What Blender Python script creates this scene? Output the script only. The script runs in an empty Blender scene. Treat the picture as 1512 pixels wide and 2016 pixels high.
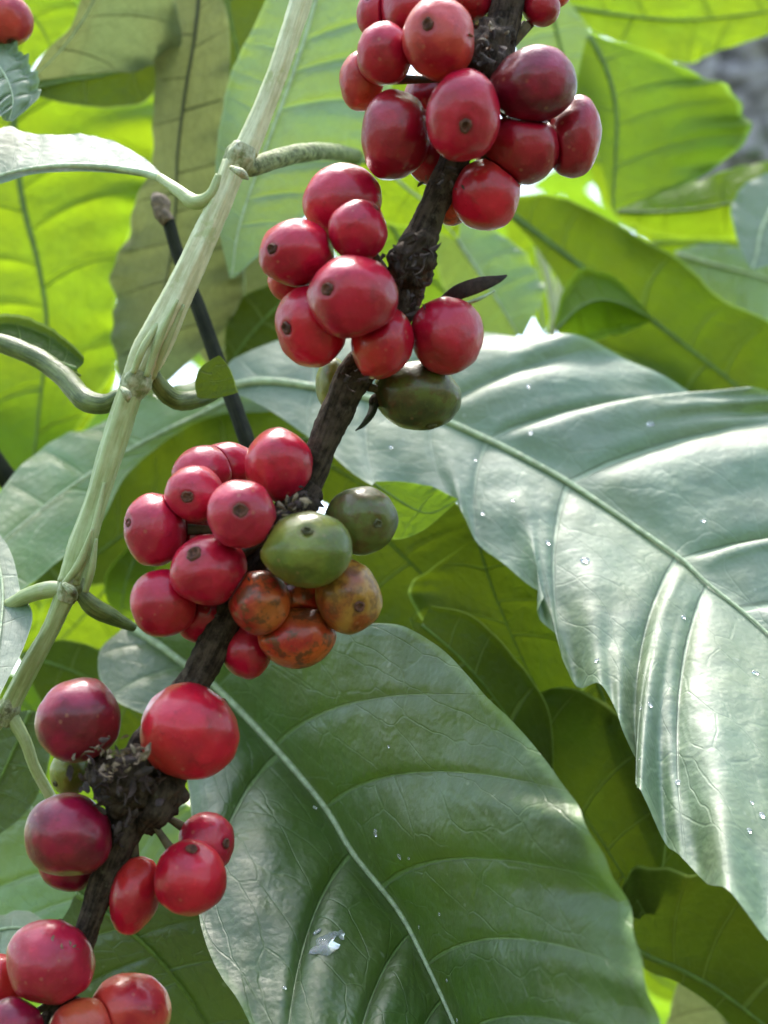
import bpy, bmesh, math, random
import numpy as np
from mathutils import Vector, Matrix, noise
random.seed(7); rng = np.random.default_rng(7)
S = bpy.context.scene
COL = S.collection
R = math.radians

# ------------------------------------------------------------------ camera
PITCH = R(12)
HFOV = R(26.3)
K = 2*math.tan(HFOV/2)/1512.0
CAMP = Vector((0, 0, 1.45))
CR = Matrix.Rotation(math.pi/2 + PITCH, 3, 'X')
cd = bpy.data.cameras.new('camera'); cam = bpy.data.objects.new('camera', cd); COL.objects.link(cam)
cam.location = CAMP; cam.rotation_euler = CR.to_euler()
cd.sensor_fit = 'HORIZONTAL'; cd.sensor_width = 36; cd.lens = 18/math.tan(HFOV/2)
cd.clip_start = 0.01; cd.clip_end = 500
cd.dof.use_dof = True; cd.dof.focus_distance = 0.315; cd.dof.aperture_fstop = 20
S.camera = cam
# ------------------------------------------------------------------ world, sun, exposure
SUN_EL, SUN_AZ = R(66), R(-12)       # azimuth measured from +Y (ahead of the camera), negative = to the left
w = bpy.data.worlds.new('World'); S.world = w; w.use_nodes = True
nt = w.node_tree; nt.nodes.clear()
sk = nt.nodes.new('ShaderNodeTexSky'); sk.sky_type = 'NISHITA'; sk.sun_disc = False
sk.sun_elevation = SUN_EL; sk.sun_rotation = SUN_AZ
sk.air_density = 1.0; sk.dust_density = 2.2; sk.ozone_density = 1.0
hs = nt.nodes.new('ShaderNodeHueSaturation'); hs.inputs['Saturation'].default_value = 0.85
bg = nt.nodes.new('ShaderNodeBackground'); bg.inputs['Strength'].default_value = 0.125
wo = nt.nodes.new('ShaderNodeOutputWorld')
nt.links.new(sk.outputs[0], hs.inputs['Color']); nt.links.new(hs.outputs[0], bg.inputs[0]); nt.links.new(bg.outputs[0], wo.inputs[0])
ld = bpy.data.lights.new('sun', 'SUN'); ld.energy = 1.5; ld.angle = R(18); ld.color = (1, 0.95, 0.86)
sun = bpy.data.objects.new('sun', ld); COL.objects.link(sun)
sdir = Vector((math.sin(SUN_AZ)*math.cos(SUN_EL), math.cos(SUN_AZ)*math.cos(SUN_EL), math.sin(SUN_EL)))
sun.rotation_euler = sdir.to_track_quat('Z', 'Y').to_euler(); sun.location = (0, 0, 5)
S.view_settings.view_transform = 'Standard'; S.view_settings.look = 'None'
S.view_settings.exposure = 2.6; S.view_settings.gamma = 1

# ------------------------------------------------------------------ helpers
def P(x, y, d):
    """photo pixel + distance along the view axis (mm) -> a point in the world (m)"""
    d = d*0.001
    return CAMP + CR @ Vector(((x-756)*K*d, -(y-1008)*K*d, -d))
CRn = np.array(CR); Cn = np.array(CAMP)
def PN(xyd):
    xyd = np.asarray(xyd, float); d = xyd[..., 2]*0.001
    loc = np.stack([(xyd[..., 0]-756)*K*d, -(xyd[..., 1]-1008)*K*d, -d], -1)
    return Cn + loc @ CRn.T
def tag(o, label=None, cat=None, group=None, kind=None):
    if label: o['label'] = label
    if cat: o['category'] = cat
    if group: o['group'] = group
    if kind: o['kind'] = kind
    return o
def thing(name, loc, label, cat, group=None):
    o = bpy.data.objects.new(name, None); COL.objects.link(o); o.location = loc; o.empty_display_size = 0.005
    return tag(o, label, cat, group)
def link(name, verts, faces, mat, parent=None, smooth=True, attrs=None):
    """verts in world space; stored relative to the parent's location"""
    off = np.array(parent_origin(parent)) if parent else np.zeros(3)
    me = bpy.data.meshes.new(name)
    v = np.asarray(verts, float) - off
    me.from_pydata(v.tolist(), [], faces if isinstance(faces, list) else faces.tolist())
    if attrs:
        for k, a in attrs.items():
            at = me.attributes.new(k, 'FLOAT', 'POINT'); at.data.foreach_set('value', np.asarray(a, np.float32).ravel())
    if smooth: me.polygons.foreach_set('use_smooth', [True]*len(me.polygons))
    me.materials.append(mat); me.update()
    o = bpy.data.objects.new(name, me); COL.objects.link(o)
    if parent: o.parent = parent
    return o
def parent_origin(p):
    v = Vector((0, 0, 0))
    while p is not None:
        v += p.location; p = p.parent
    return v
def crom(pts, n):
    """Catmull-Rom through pts (k,dim), n samples uniformly over row index; returns samples and the row parameter"""
    p = np.asarray(pts, float); k = len(p)
    ext = np.vstack([2*p[0]-p[1], p, 2*p[-1]-p[-2]])
    t = np.linspace(0, k-1, n); i = np.minimum(t.astype(int), k-2); f = (t-i)[:, None]
    a, b, c, d = ext[i], ext[i+1], ext[i+2], ext[i+3]
    return 0.5*((2*b)+(c-a)*f+(2*a-5*b+4*c-d)*f*f+(3*b-a-3*c+d)*f**3), t

# ------------------------------------------------------------------ materials
def N(nt, typ, **kw):
    n = nt.nodes.new(typ)
    for k, v in kw.items():
        if k in n.inputs: n.inputs[k].default_value = v
        else: setattr(n, k, v)
    return n
def math_(nt, op, a, b=None, c=None, clamp=False):
    n = nt.nodes.new('ShaderNodeMath'); n.operation = op; n.use_clamp = clamp
    for i, v in enumerate((a, b, c)):
        if v is None: continue
        if isinstance(v, (int, float)): n.inputs[i].default_value = v
        else: nt.links.new(v, n.inputs[i])
    return n.outputs[0]
def mixc(nt, fac, a, b, mode='MIX'):
    n = nt.nodes.new('ShaderNodeMix'); n.data_type = 'RGBA'; n.blend_type = mode
    for s, v in ((n.inputs[0], fac), (n.inputs[6], a), (n.inputs[7], b)):
        if isinstance(v, (int, float)): s.default_value = v
        elif isinstance(v, tuple): s.default_value = (*v, 1) if len(v) == 3 else v
        else: nt.links.new(v, s)
    return n.outputs[2]
def ramp(nt, x, lo, hi, a=0.0, b=1.0):
    n = nt.nodes.new('ShaderNodeMapRange'); n.interpolation_type = 'SMOOTHSTEP'
    nt.links.new(x, n.inputs[0])
    for i, v in ((1, lo), (2, hi), (3, a), (4, b)): n.inputs[i].default_value = v
    return n.outputs[0]
def newmat(name):
    m = bpy.data.materials.new(name); m.use_nodes = True; m.node_tree.nodes.clear()
    return m, m.node_tree
def noise_tex(nt, vec, scale, detail=3, rough=0.5):
    n = N(nt, 'ShaderNodeTexNoise'); n.inputs['Scale'].default_value = scale; n.inputs['Detail'].default_value = detail
    n.inputs['Roughness'].default_value = rough; nt.links.new(vec, n.inputs['Vector']); return n.outputs['Fac']

def mid_n(nt, tc): return noise_tex(nt, tc, 120, 2, 0.5)
def leaf_material(name, top, thru, vein_top, rough=0.38, spec=0.6, trans=0.42, vein_w=0.05, dirt=0.35, vein_dark=0.45, bump=1.0, blotch=0.45, specks=0.0, edge=0.5, coat=0.0):
    m, nt = newmat(name)
    tc = N(nt, 'ShaderNodeTexCoord').outputs['Object']
    A = lambda s: (lambda n: n.outputs['Fac'])(N(nt, 'ShaderNodeAttribute', attribute_name=s))
    ph, s_ = A('phase'), A('across')
    # lateral veins
    dist = math_(nt, 'PINGPONG', ph, 0.5)
    n1 = noise_tex(nt, tc, 260, 2)
    dist = math_(nt, 'ADD', dist, math_(nt, 'MULTIPLY', math_(nt, 'SUBTRACT', n1, 0.5), 0.025))
    wv = math_(nt, 'MULTIPLY_ADD', s_, -0.75*vein_w, vein_w)
    vn = math_(nt, 'SUBTRACT', 1.0, math_(nt, 'DIVIDE', dist, wv), clamp=True)
    vn = ramp(nt, vn, 0.0, 0.6)
    fade = ramp(nt, s_, 0.75, 0.97, 1.0, 0.15)
    vn = math_(nt, 'MULTIPLY', vn, fade)
    # small net of veins
    vo = N(nt, 'ShaderNodeTexVoronoi', feature='DISTANCE_TO_EDGE'); vo.inputs['Scale'].default_value = 260
    mp = N(nt, 'ShaderNodeVectorMath', operation='ADD'); nt.links.new(tc, mp.inputs[0])
    nz = N(nt, 'ShaderNodeTexNoise'); nz.inputs['Scale'].default_value = 150; nt.links.new(tc, nz.inputs['Vector'])
    sc = N(nt, 'ShaderNodeVectorMath', operation='SCALE'); sc.inputs['Scale'].default_value = 0.004; nt.links.new(nz.outputs['Color'], sc.inputs[0])
    nt.links.new(sc.outputs[0], mp.inputs[1]); nt.links.new(mp.outputs[0], vo.inputs['Vector'])
    net = ramp(nt, vo.outputs['Distance'], 0.0, 0.09, 1.0, 0.0)
    big = noise_tex(nt, tc, 55, 4, 0.6); hue = ramp(nt, noise_tex(nt, tc, 28, 3, 0.5), 0.38, 0.62)
    # cross veins: a connected net stretched between the side veins
    cb = N(nt, 'ShaderNodeCombineXYZ'); nt.links.new(math_(nt, 'ADD', math_(nt, 'MULTIPLY', ph, 1.7), math_(nt, 'MULTIPLY', mid_n(nt, tc), 0.5)), cb.inputs[0]); nt.links.new(math_(nt, 'MULTIPLY', s_, 6.5), cb.inputs[1])
    vt = N(nt, 'ShaderNodeTexVoronoi', feature='DISTANCE_TO_EDGE'); vt.inputs['Scale'].default_value = 1.0; nt.links.new(cb.outputs[0], vt.inputs['Vector'])
    tert = ramp(nt, vt.outputs['Distance'], 0.0, 0.035, 1.0, 0.0); fine = noise_tex(nt, tc, 900, 2); mid = noise_tex(nt, tc, 220, 3)
    blo = ramp(nt, big, 0.35, 0.68)
    dark = tuple(c*0.62 for c in top)
    col = mixc(nt, math_(nt, 'MULTIPLY', blo, blotch*1.6, clamp=True), top, dark)
    col = mixc(nt, math_(nt, 'MULTIPLY', hue, 0.55), col, (top[0]*1.7, top[1]*1.2, top[2]*0.7))
    col = mixc(nt, math_(nt, 'MULTIPLY', net, 0.10), col, vein_top)
    col = mixc(nt, math_(nt, 'MULTIPLY', tert, 0.13), col, vein_top)
    col = mixc(nt, math_(nt, 'MULTIPLY', vn, 0.75), col, vein_top)
    eg = ramp(nt, s_, 0.95, 0.985)
    col = mixc(nt, math_(nt, 'MULTIPLY', eg, edge), col, vein_top)
    tdark = tuple(c*0.66 for c in thru)
    tcol = mixc(nt, math_(nt, 'MULTIPLY', blo, blotch*1.6, clamp=True), thru, tdark)
    tcol = mixc(nt, math_(nt, 'MULTIPLY', mid, 0.22), tcol, tuple(min(1, c*1.5+0.02) for c in thru))
    tcol = mixc(nt, math_(nt, 'MULTIPLY', hue, 0.4), tcol, (min(1, thru[0]*1.25), thru[1]*1.0, thru[2]))
    tcol = mixc(nt, math_(nt, 'MULTIPLY', tert, 0.30), tcol, tuple(c*(0.4+0.6*vein_dark) for c in thru))
    tcol = mixc(nt, math_(nt, 'MULTIPLY', net, 0.22), tcol, tuple(c*vein_dark for c in thru))
    tcol = mixc(nt, math_(nt, 'MULTIPLY', vn, 0.8), tcol, tuple(c*vein_dark for c in thru))
    tcol = mixc(nt, math_(nt, 'MULTIPLY', eg, edge), tcol, tuple(min(1, c*1.6+0.08) for c in thru))
    if dirt > 0:
        dn = noise_tex(nt, tc, 420, 4, 0.7); dd = ramp(nt, dn, 0.69, 0.74)
        col = mixc(nt, math_(nt, 'MULTIPLY', dd, dirt), col, (0.12, 0.07, 0.03))
        tcol = mixc(nt, math_(nt, 'MULTIPLY', dd, dirt), tcol, (0.05, 0.03, 0.01))
    if specks > 0:   # small pale specks in scattered patches
        v2 = N(nt, 'ShaderNodeTexVoronoi', feature='F1'); v2.inputs['Scale'].default_value = 190; v2.inputs['Randomness'].default_value = 1; nt.links.new(mp.outputs[0], v2.inputs['Vector'])
        sp = ramp(nt, v2.outputs['Distance'], 0.06, 0.13, 1.0, 0.0)
        msk = ramp(nt, big, 0.5, 0.56)
        sp = math_(nt, 'MULTIPLY', sp, msk)
        sp = math_(nt, 'MULTIPLY', sp, specks)
        col = mixc(nt, sp, col, (0.62, 0.66, 0.55))
    # relief
    h = math_(nt, 'MULTIPLY', net, -0.015)
    h = math_(nt, 'ADD', h, math_(nt, 'MULTIPLY', vn, -0.9)); h = math_(nt, 'ADD', h, math_(nt, 'MULTIPLY', tert, -0.10))
    h = math_(nt, 'ADD', h, math_(nt, 'MULTIPLY', mid, 0.22))
    h = math_(nt, 'ADD', h, math_(nt, 'MULTIPLY', fine, 0.12))
    h = math_(nt, 'ADD', h, math_(nt, 'MULTIPLY', big, 2.0))
    bp = N(nt, 'ShaderNodeBump'); bp.inputs['Strength'].default_value = 0.75*bump; bp.inputs['Distance'].default_value = 0.0011; nt.links.new(h, bp.inputs['Height'])
    pr = N(nt, 'ShaderNodeBsdfPrincipled'); nt.links.new(col, pr.inputs['Base Color']); nt.links.new(bp.outputs[0], pr.inputs['Normal'])
    rg = math_(nt, 'MULTIPLY_ADD', ramp(nt, mid, 0.3, 0.7), 0.16, rough-0.06); nt.links.new(rg, pr.inputs['Roughness'])
    pr.inputs['Specular IOR Level'].default_value = spec
    pr.inputs['Coat Weight'].default_value = coat; pr.inputs['Coat Roughness'].default_value = rough+0.0; pr.inputs['Coat IOR'].default_value = 1.75
    tr = N(nt, 'ShaderNodeBsdfTranslucent'); nt.links.new(tcol, tr.inputs['Color']); nt.links.new(bp.outputs[0], tr.inputs['Normal'])
    mx = N(nt, 'ShaderNodeMixShader'); mx.inputs[0].default_value = trans
    nt.links.new(pr.outputs[0], mx.inputs[1]); nt.links.new(tr.outputs[0], mx.inputs[2])
    out = N(nt, 'ShaderNodeOutputMaterial'); nt.links.new(mx.outputs[0], out.inputs[0])
    return m
def stem_material(name, a, b, stripe=0.5, rough=0.5, scale=300, patch=None, bump=0.6, spec=0.5):
    m, nt = newmat(name)
    tc = N(nt, 'ShaderNodeTexCoord').outputs['Object']
    al = N(nt, 'ShaderNodeAttribute', attribute_name='along').outputs['Fac']; ar = N(nt, 'ShaderNodeAttribute', attribute_name='around').outputs['Fac']
    cx = N(nt, 'ShaderNodeCombineXYZ'); nt.links.new(math_(nt, 'MULTIPLY', ar, 5.0), cx.inputs[0]); nt.links.new(math_(nt, 'MULTIPLY', al, 60.0), cx.inputs[1])
    st = noise_tex(nt, cx.outputs[0], 2.2, 4, 0.65)
    n1 = noise_tex(nt, tc, scale, 5, 0.65)
    f = math_(nt, 'ADD', math_(nt, 'MULTIPLY', st, stripe), math_(nt, 'MULTIPLY', n1, 1-stripe))
    f2 = ramp(nt, f, 0.38, 0.62)
    col = mixc(nt, f2, a, b)
    if patch:
        pn = ramp(nt, noise_tex(nt, tc, scale*0.35, 5, 0.7), 0.55, 0.66)
        col = mixc(nt, math_(nt, 'MULTIPLY', pn, 0.8), col, patch)
    bp = N(nt, 'ShaderNodeBump'); bp.inputs['Strength'].default_value = bump; bp.inputs['Distance'].default_value = 0.0012; nt.links.new(f, bp.inputs['Height'])
    pr = N(nt, 'ShaderNodeBsdfPrincipled'); nt.links.new(col, pr.inputs['Base Color']); nt.links.new(bp.outputs[0], pr.inputs['Normal']); pr.inputs['Roughness'].default_value = rough; pr.inputs['Specular IOR Level'].default_value = spec
    out = N(nt, 'ShaderNodeOutputMaterial'); nt.links.new(pr.outputs[0], out.inputs[0])
    return m
def cherry_material(name, a, b, c, blush=0.5, rough=0.24, mottle=0.0):
    """a main skin, b second tone in soft patches, c tone round the stalk end"""
    m, nt = newmat(name)
    tc = N(nt, 'ShaderNodeTexCoord').outputs['Object']
    oi = N(nt, 'ShaderNodeObjectInfo')
    vm = N(nt, 'ShaderNodeVectorMath', operation='ADD'); nt.links.new(tc, vm.inputs[0]); nt.links.new(oi.outputs['Location'], vm.inputs[1])
    big = noise_tex(nt, vm.outputs[0], 110, 2); fine = noise_tex(nt, vm.outputs[0], 900, 3, 0.6); md = noise_tex(nt, vm.outputs[0], 380, 4, 0.65)
    al = N(nt, 'ShaderNodeAttribute', attribute_name='along').outputs['Fac']
    col = mixc(nt, math_(nt, 'MULTIPLY', ramp(nt, big, 0.40, 0.60), blush*1.3, clamp=True), a, tuple(x*0.8 for x in b))
    col = mixc(nt, ramp(nt, al, 0.25, -0.1, 0.0, 0.8), col, c)
    col = mixc(nt, math_(nt, 'MULTIPLY', ramp(nt, fine, 0.5, 0.75), 0.18), col, tuple(min(1, x*1.8+0.012) for x in a))
    if mottle > 0:
        col = mixc(nt, math_(nt, 'MULTIPLY', ramp(nt, md, 0.47, 0.60), mottle), col, (0.10, 0.035, 0.012))
    # faint scuffs
    col = mixc(nt, math_(nt, 'MULTIPLY', ramp(nt, md, 0.58, 0.70), 0.45), col, tuple(x*0.45 for x in a))
    sp = N(nt, 'ShaderNodeTexVoronoi', feature='F1'); sp.inputs['Scale'].default_value = 420; nt.links.new(vm.outputs[0], sp.inputs['Vector'])
    col = mixc(nt, math_(nt, 'MULTIPLY', math_(nt, 'MULTIPLY', ramp(nt, sp.outputs['Distance'], 0.1, 0.2, 1.0, 0.0), ramp(nt, big, 0.45, 0.6)), 0.28), col, (0.45, 0.22, 0.12))
    sc = N(nt, 'ShaderNodeAttribute', attribute_name='scar').outputs['Fac']
    col = mixc(nt, math_(nt, 'MULTIPLY', sc, 0.65, clamp=True), col, (0.06, 0.015, 0.012))
    bp = N(nt, 'ShaderNodeBump'); bp.inputs['Strength'].default_value = 0.35; bp.inputs['Distance'].default_value = 0.0006
    nt.links.new(math_(nt, 'ADD', math_(nt, 'MULTIPLY', fine, 0.25), md), bp.inputs['Height'])
    pr = N(nt, 'ShaderNodeBsdfPrincipled'); nt.links.new(col, pr.inputs['Base Color']); nt.links.new(bp.outputs[0], pr.inputs['Normal'])
    nt.links.new(math_(nt, 'MULTIPLY_ADD', md, 0.25, rough), pr.inputs['Roughness'])
    pr.inputs['Specular IOR Level'].default_value = 0.28
    pr.inputs['Subsurface Weight'].default_value = 0.25; pr.inputs['Subsurface Radius'].default_value = (1.0, 0.25, 0.12); pr.inputs['Subsurface Scale'].default_value = 0.0018
    pr.inputs['Coat Weight'].default_value = 0.6; pr.inputs['Coat Roughness'].default_value = 0.22; pr.inputs['Coat IOR'].default_value = 1.45
    pr.inputs['Sheen Weight'].default_value = 0.0; pr.inputs['Sheen Roughness'].default_value = 0.4
    out = N(nt, 'ShaderNodeOutputMaterial'); nt.links.new(pr.outputs[0], out.inputs[0])
    return m
def plain(name, col, rough=0.7, scale=400, var=0.5):
    m, nt = newmat(name)
    tc = N(nt, 'ShaderNodeTexCoord').outputs['Object']
    n1 = noise_tex(nt, tc, scale, 4, 0.6)
    c = mixc(nt, ramp(nt, n1, 0.35, 0.65), col, tuple(x*(1-var) for x in col))
    bp = N(nt, 'ShaderNodeBump'); bp.inputs['Strength'].default_value = 0.6; bp.inputs['Distance'].default_value = 0.0008; nt.links.new(n1, bp.inputs['Height'])
    pr = N(nt, 'ShaderNodeBsdfPrincipled'); nt.links.new(c, pr.inputs['Base Color']); pr.inputs['Roughness'].default_value = rough; nt.links.new(bp.outputs[0], pr.inputs['Normal'])
    out = N(nt, 'ShaderNodeOutputMaterial'); nt.links.new(pr.outputs[0], out.inputs[0]); return m

ML = {
 'glossy':  leaf_material('leaf_mature_glossy', (0.070, 0.150, 0.050), (0.10, 0.22, 0.012), (0.22, 0.32, 0.15), rough=0.6, spec=1.0, trans=0.16, specks=0.22, vein_w=0.04, coat=1.0),
 'deep':    leaf_material('leaf_mature_deep', (0.038, 0.090, 0.008), (0.10, 0.20, 0.006), (0.16, 0.26, 0.07), rough=0.46, spec=1.0, trans=0.15, specks=0.2, vein_w=0.035, coat=0.3),
 'mint':    leaf_material('leaf_mid_green', (0.14, 0.26, 0.09), (0.24, 0.38, 0.06), (0.30, 0.42, 0.2), coat=0.4, rough=0.42, spec=0.9, trans=0.36, vein_w=0.06, vein_dark=1.2),
 'young':   leaf_material('leaf_young', (0.12, 0.22, 0.012), (0.24, 0.38, 0.010), (0.30, 0.42, 0.05), rough=0.45, spec=0.4, trans=0.62, vein_dark=0.5),
 'leafy':   leaf_material('leaf_green', (0.09, 0.18, 0.015), (0.19, 0.33, 0.016), (0.28, 0.40, 0.10), rough=0.45, spec=0.4, trans=0.55, vein_dark=0.55),
 'shade':   leaf_material('leaf_shaded_tone', (0.045, 0.085, 0.006), (0.11, 0.17, 0.006), (0.24, 0.32, 0.08), edge=0.9, rough=0.5, spec=0.35, trans=0.34, vein_dark=0.5),  # dimmer copy of the mature leaf: shade from leaves above put into its colour
 'midleaf': leaf_material('leaf_mid_shade', (0.06, 0.11, 0.008), (0.15, 0.245, 0.008), (0.26, 0.36, 0.08), edge=0.95, rough=0.5, spec=0.4, trans=0.38, vein_dark=0.5),  # step between leafy and shade: partial shade put into the leaf colour
 'olive':   leaf_material('leaf_withered_and_shaded', (0.155, 0.185, 0.09), (0.18, 0.24, 0.085), (0.06, 0.06, 0.02), rough=0.6, spec=0.25, trans=0.35, vein_dark=0.25, vein_w=0.03, blotch=0.3, dirt=0.5),
}
MV = {'pale': plain('vein_pale', (0.45, 0.55, 0.32), 0.45, 500, 0.3), 'green': plain('vein_green', (0.13, 0.22, 0.03), 0.5, 500, 0.3), 'dark': plain('vein_dark', (0.045, 0.05, 0.015), 0.6, 500, 0.3)}
M_twig = stem_material('twig_skin', (0.46, 0.47, 0.25), (0.66, 0.67, 0.42), 0.6, 0.42, 260, (0.36, 0.42, 0.16), 0.15)
M_twig2 = stem_material('twig_green_skin', (0.28, 0.33, 0.12), (0.40, 0.46, 0.21), 0.6, 0.42, 260, (0.46, 0.46, 0.3), 0.18)
M_node = stem_material('twig_node_skin', (0.16, 0.19, 0.06), (0.48, 0.50, 0.32), 0.3, 0.6, 420, (0.06, 0.05, 0.02))
M_pet = stem_material('petiole_skin', (0.055, 0.08, 0.012), (0.16, 0.20, 0.05), 0.6, 0.42, 300, None, 0.4)
M_moss = stem_material('mossy_petiole_skin', (0.07, 0.09, 0.02), (0.28, 0.32, 0.13), 0.2, 0.7, 600, (0.35, 0.36, 0.22))
M_bark = stem_material('branch_bark', (0.015, 0.010, 0.007), (0.080, 0.056, 0.040), 0.45, 0.85, 420, (0.11, 0.09, 0.065), 0.9, 0.15)
M_flake = plain('bark_flake', (0.05, 0.028, 0.022), 0.85, 600, 0.6)
M_flakel = plain('dry_bract', (0.26, 0.19, 0.12), 0.8, 600, 0.6)
M_dark = stem_material('dark_stem', (0.006, 0.008, 0.003), (0.022, 0.026, 0.010), 0.6, 0.6, 300, None, 0.4, 0.15)
M_scar = plain('cherry_scar', (0.16, 0.055, 0.03), 0.8, 900, 0.6)
M_scarg = plain('unripe_scar', (0.13, 0.12, 0.05), 0.8, 900, 0.5)
M_stalk = plain('fruit_stalk', (0.10, 0.07, 0.03), 0.8, 500, 0.5)

# ------------------------------------------------------------------ builders
def tube(name, path, radii, mat, parent=None, seg=20, n=None, flute=0.0, rough=0.0, nfl=5, cap=True, bumps=(), seed=0, flat=1.0):
    """path of (x, y, mm) in photo pixels, radii in pixels"""
    p = np.array([(a[0], a[1], a[2]) for a in path], float)
    k = len(p); n = n or max(12, k*8)
    rr = np.asarray(radii, float) if not isinstance(radii, (int, float)) else np.full(k, float(radii))
    q, t = crom(np.column_stack([p, rr]), n)
    W = PN(q[:, :3]); rm = q[:, 3]*K*q[:, 2]*0.001
    T = np.gradient(W, axis=0); T /= np.linalg.norm(T, axis=1)[:, None]
    up = CRn @ np.array([0, 0, 1.0])
    sd = np.cross(T, up); sd /= np.linalg.norm(sd, axis=1)[:, None]; fr = np.cross(sd, T)
    L = np.concatenate([[0], np.cumsum(np.linalg.norm(np.diff(W, axis=0), axis=1))])
    verts = []; al = []; ar = []
    for i in range(n):
        r = rm[i]
        for (pos, amp, wd) in bumps: r *= 1+amp*math.exp(-((t[i]-pos)/wd)**2)
        for j in range(seg):
            a = 2*math.pi*j/seg
            f = 1+flute*math.cos(nfl*a+seed+L[i]*40)
            if rough: f += rough*(noise.noise(Vector((math.cos(a)*1.5+seed, math.sin(a)*1.5, L[i]*260)))+0.6*noise.noise(Vector((math.cos(a)*4+seed, math.sin(a)*4, L[i]*800))))
            verts.append(W[i]+r*f*(math.cos(a)*sd[i]+math.sin(a)*fr[i]*flat)); al.append(L[i]); ar.append(abs(j/seg*2-1))
    faces = [[i*seg+j, i*seg+(j+1) % seg, (i+1)*seg+(j+1) % seg, (i+1)*seg+j] for i in range(n-1) for j in range(seg)]
    if cap: faces += [list(range(seg))[::-1], [(n-1)*seg+j for j in range(seg)]]
    return link(name, verts, faces, mat, parent, attrs={'along': al, 'around': ar})

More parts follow.
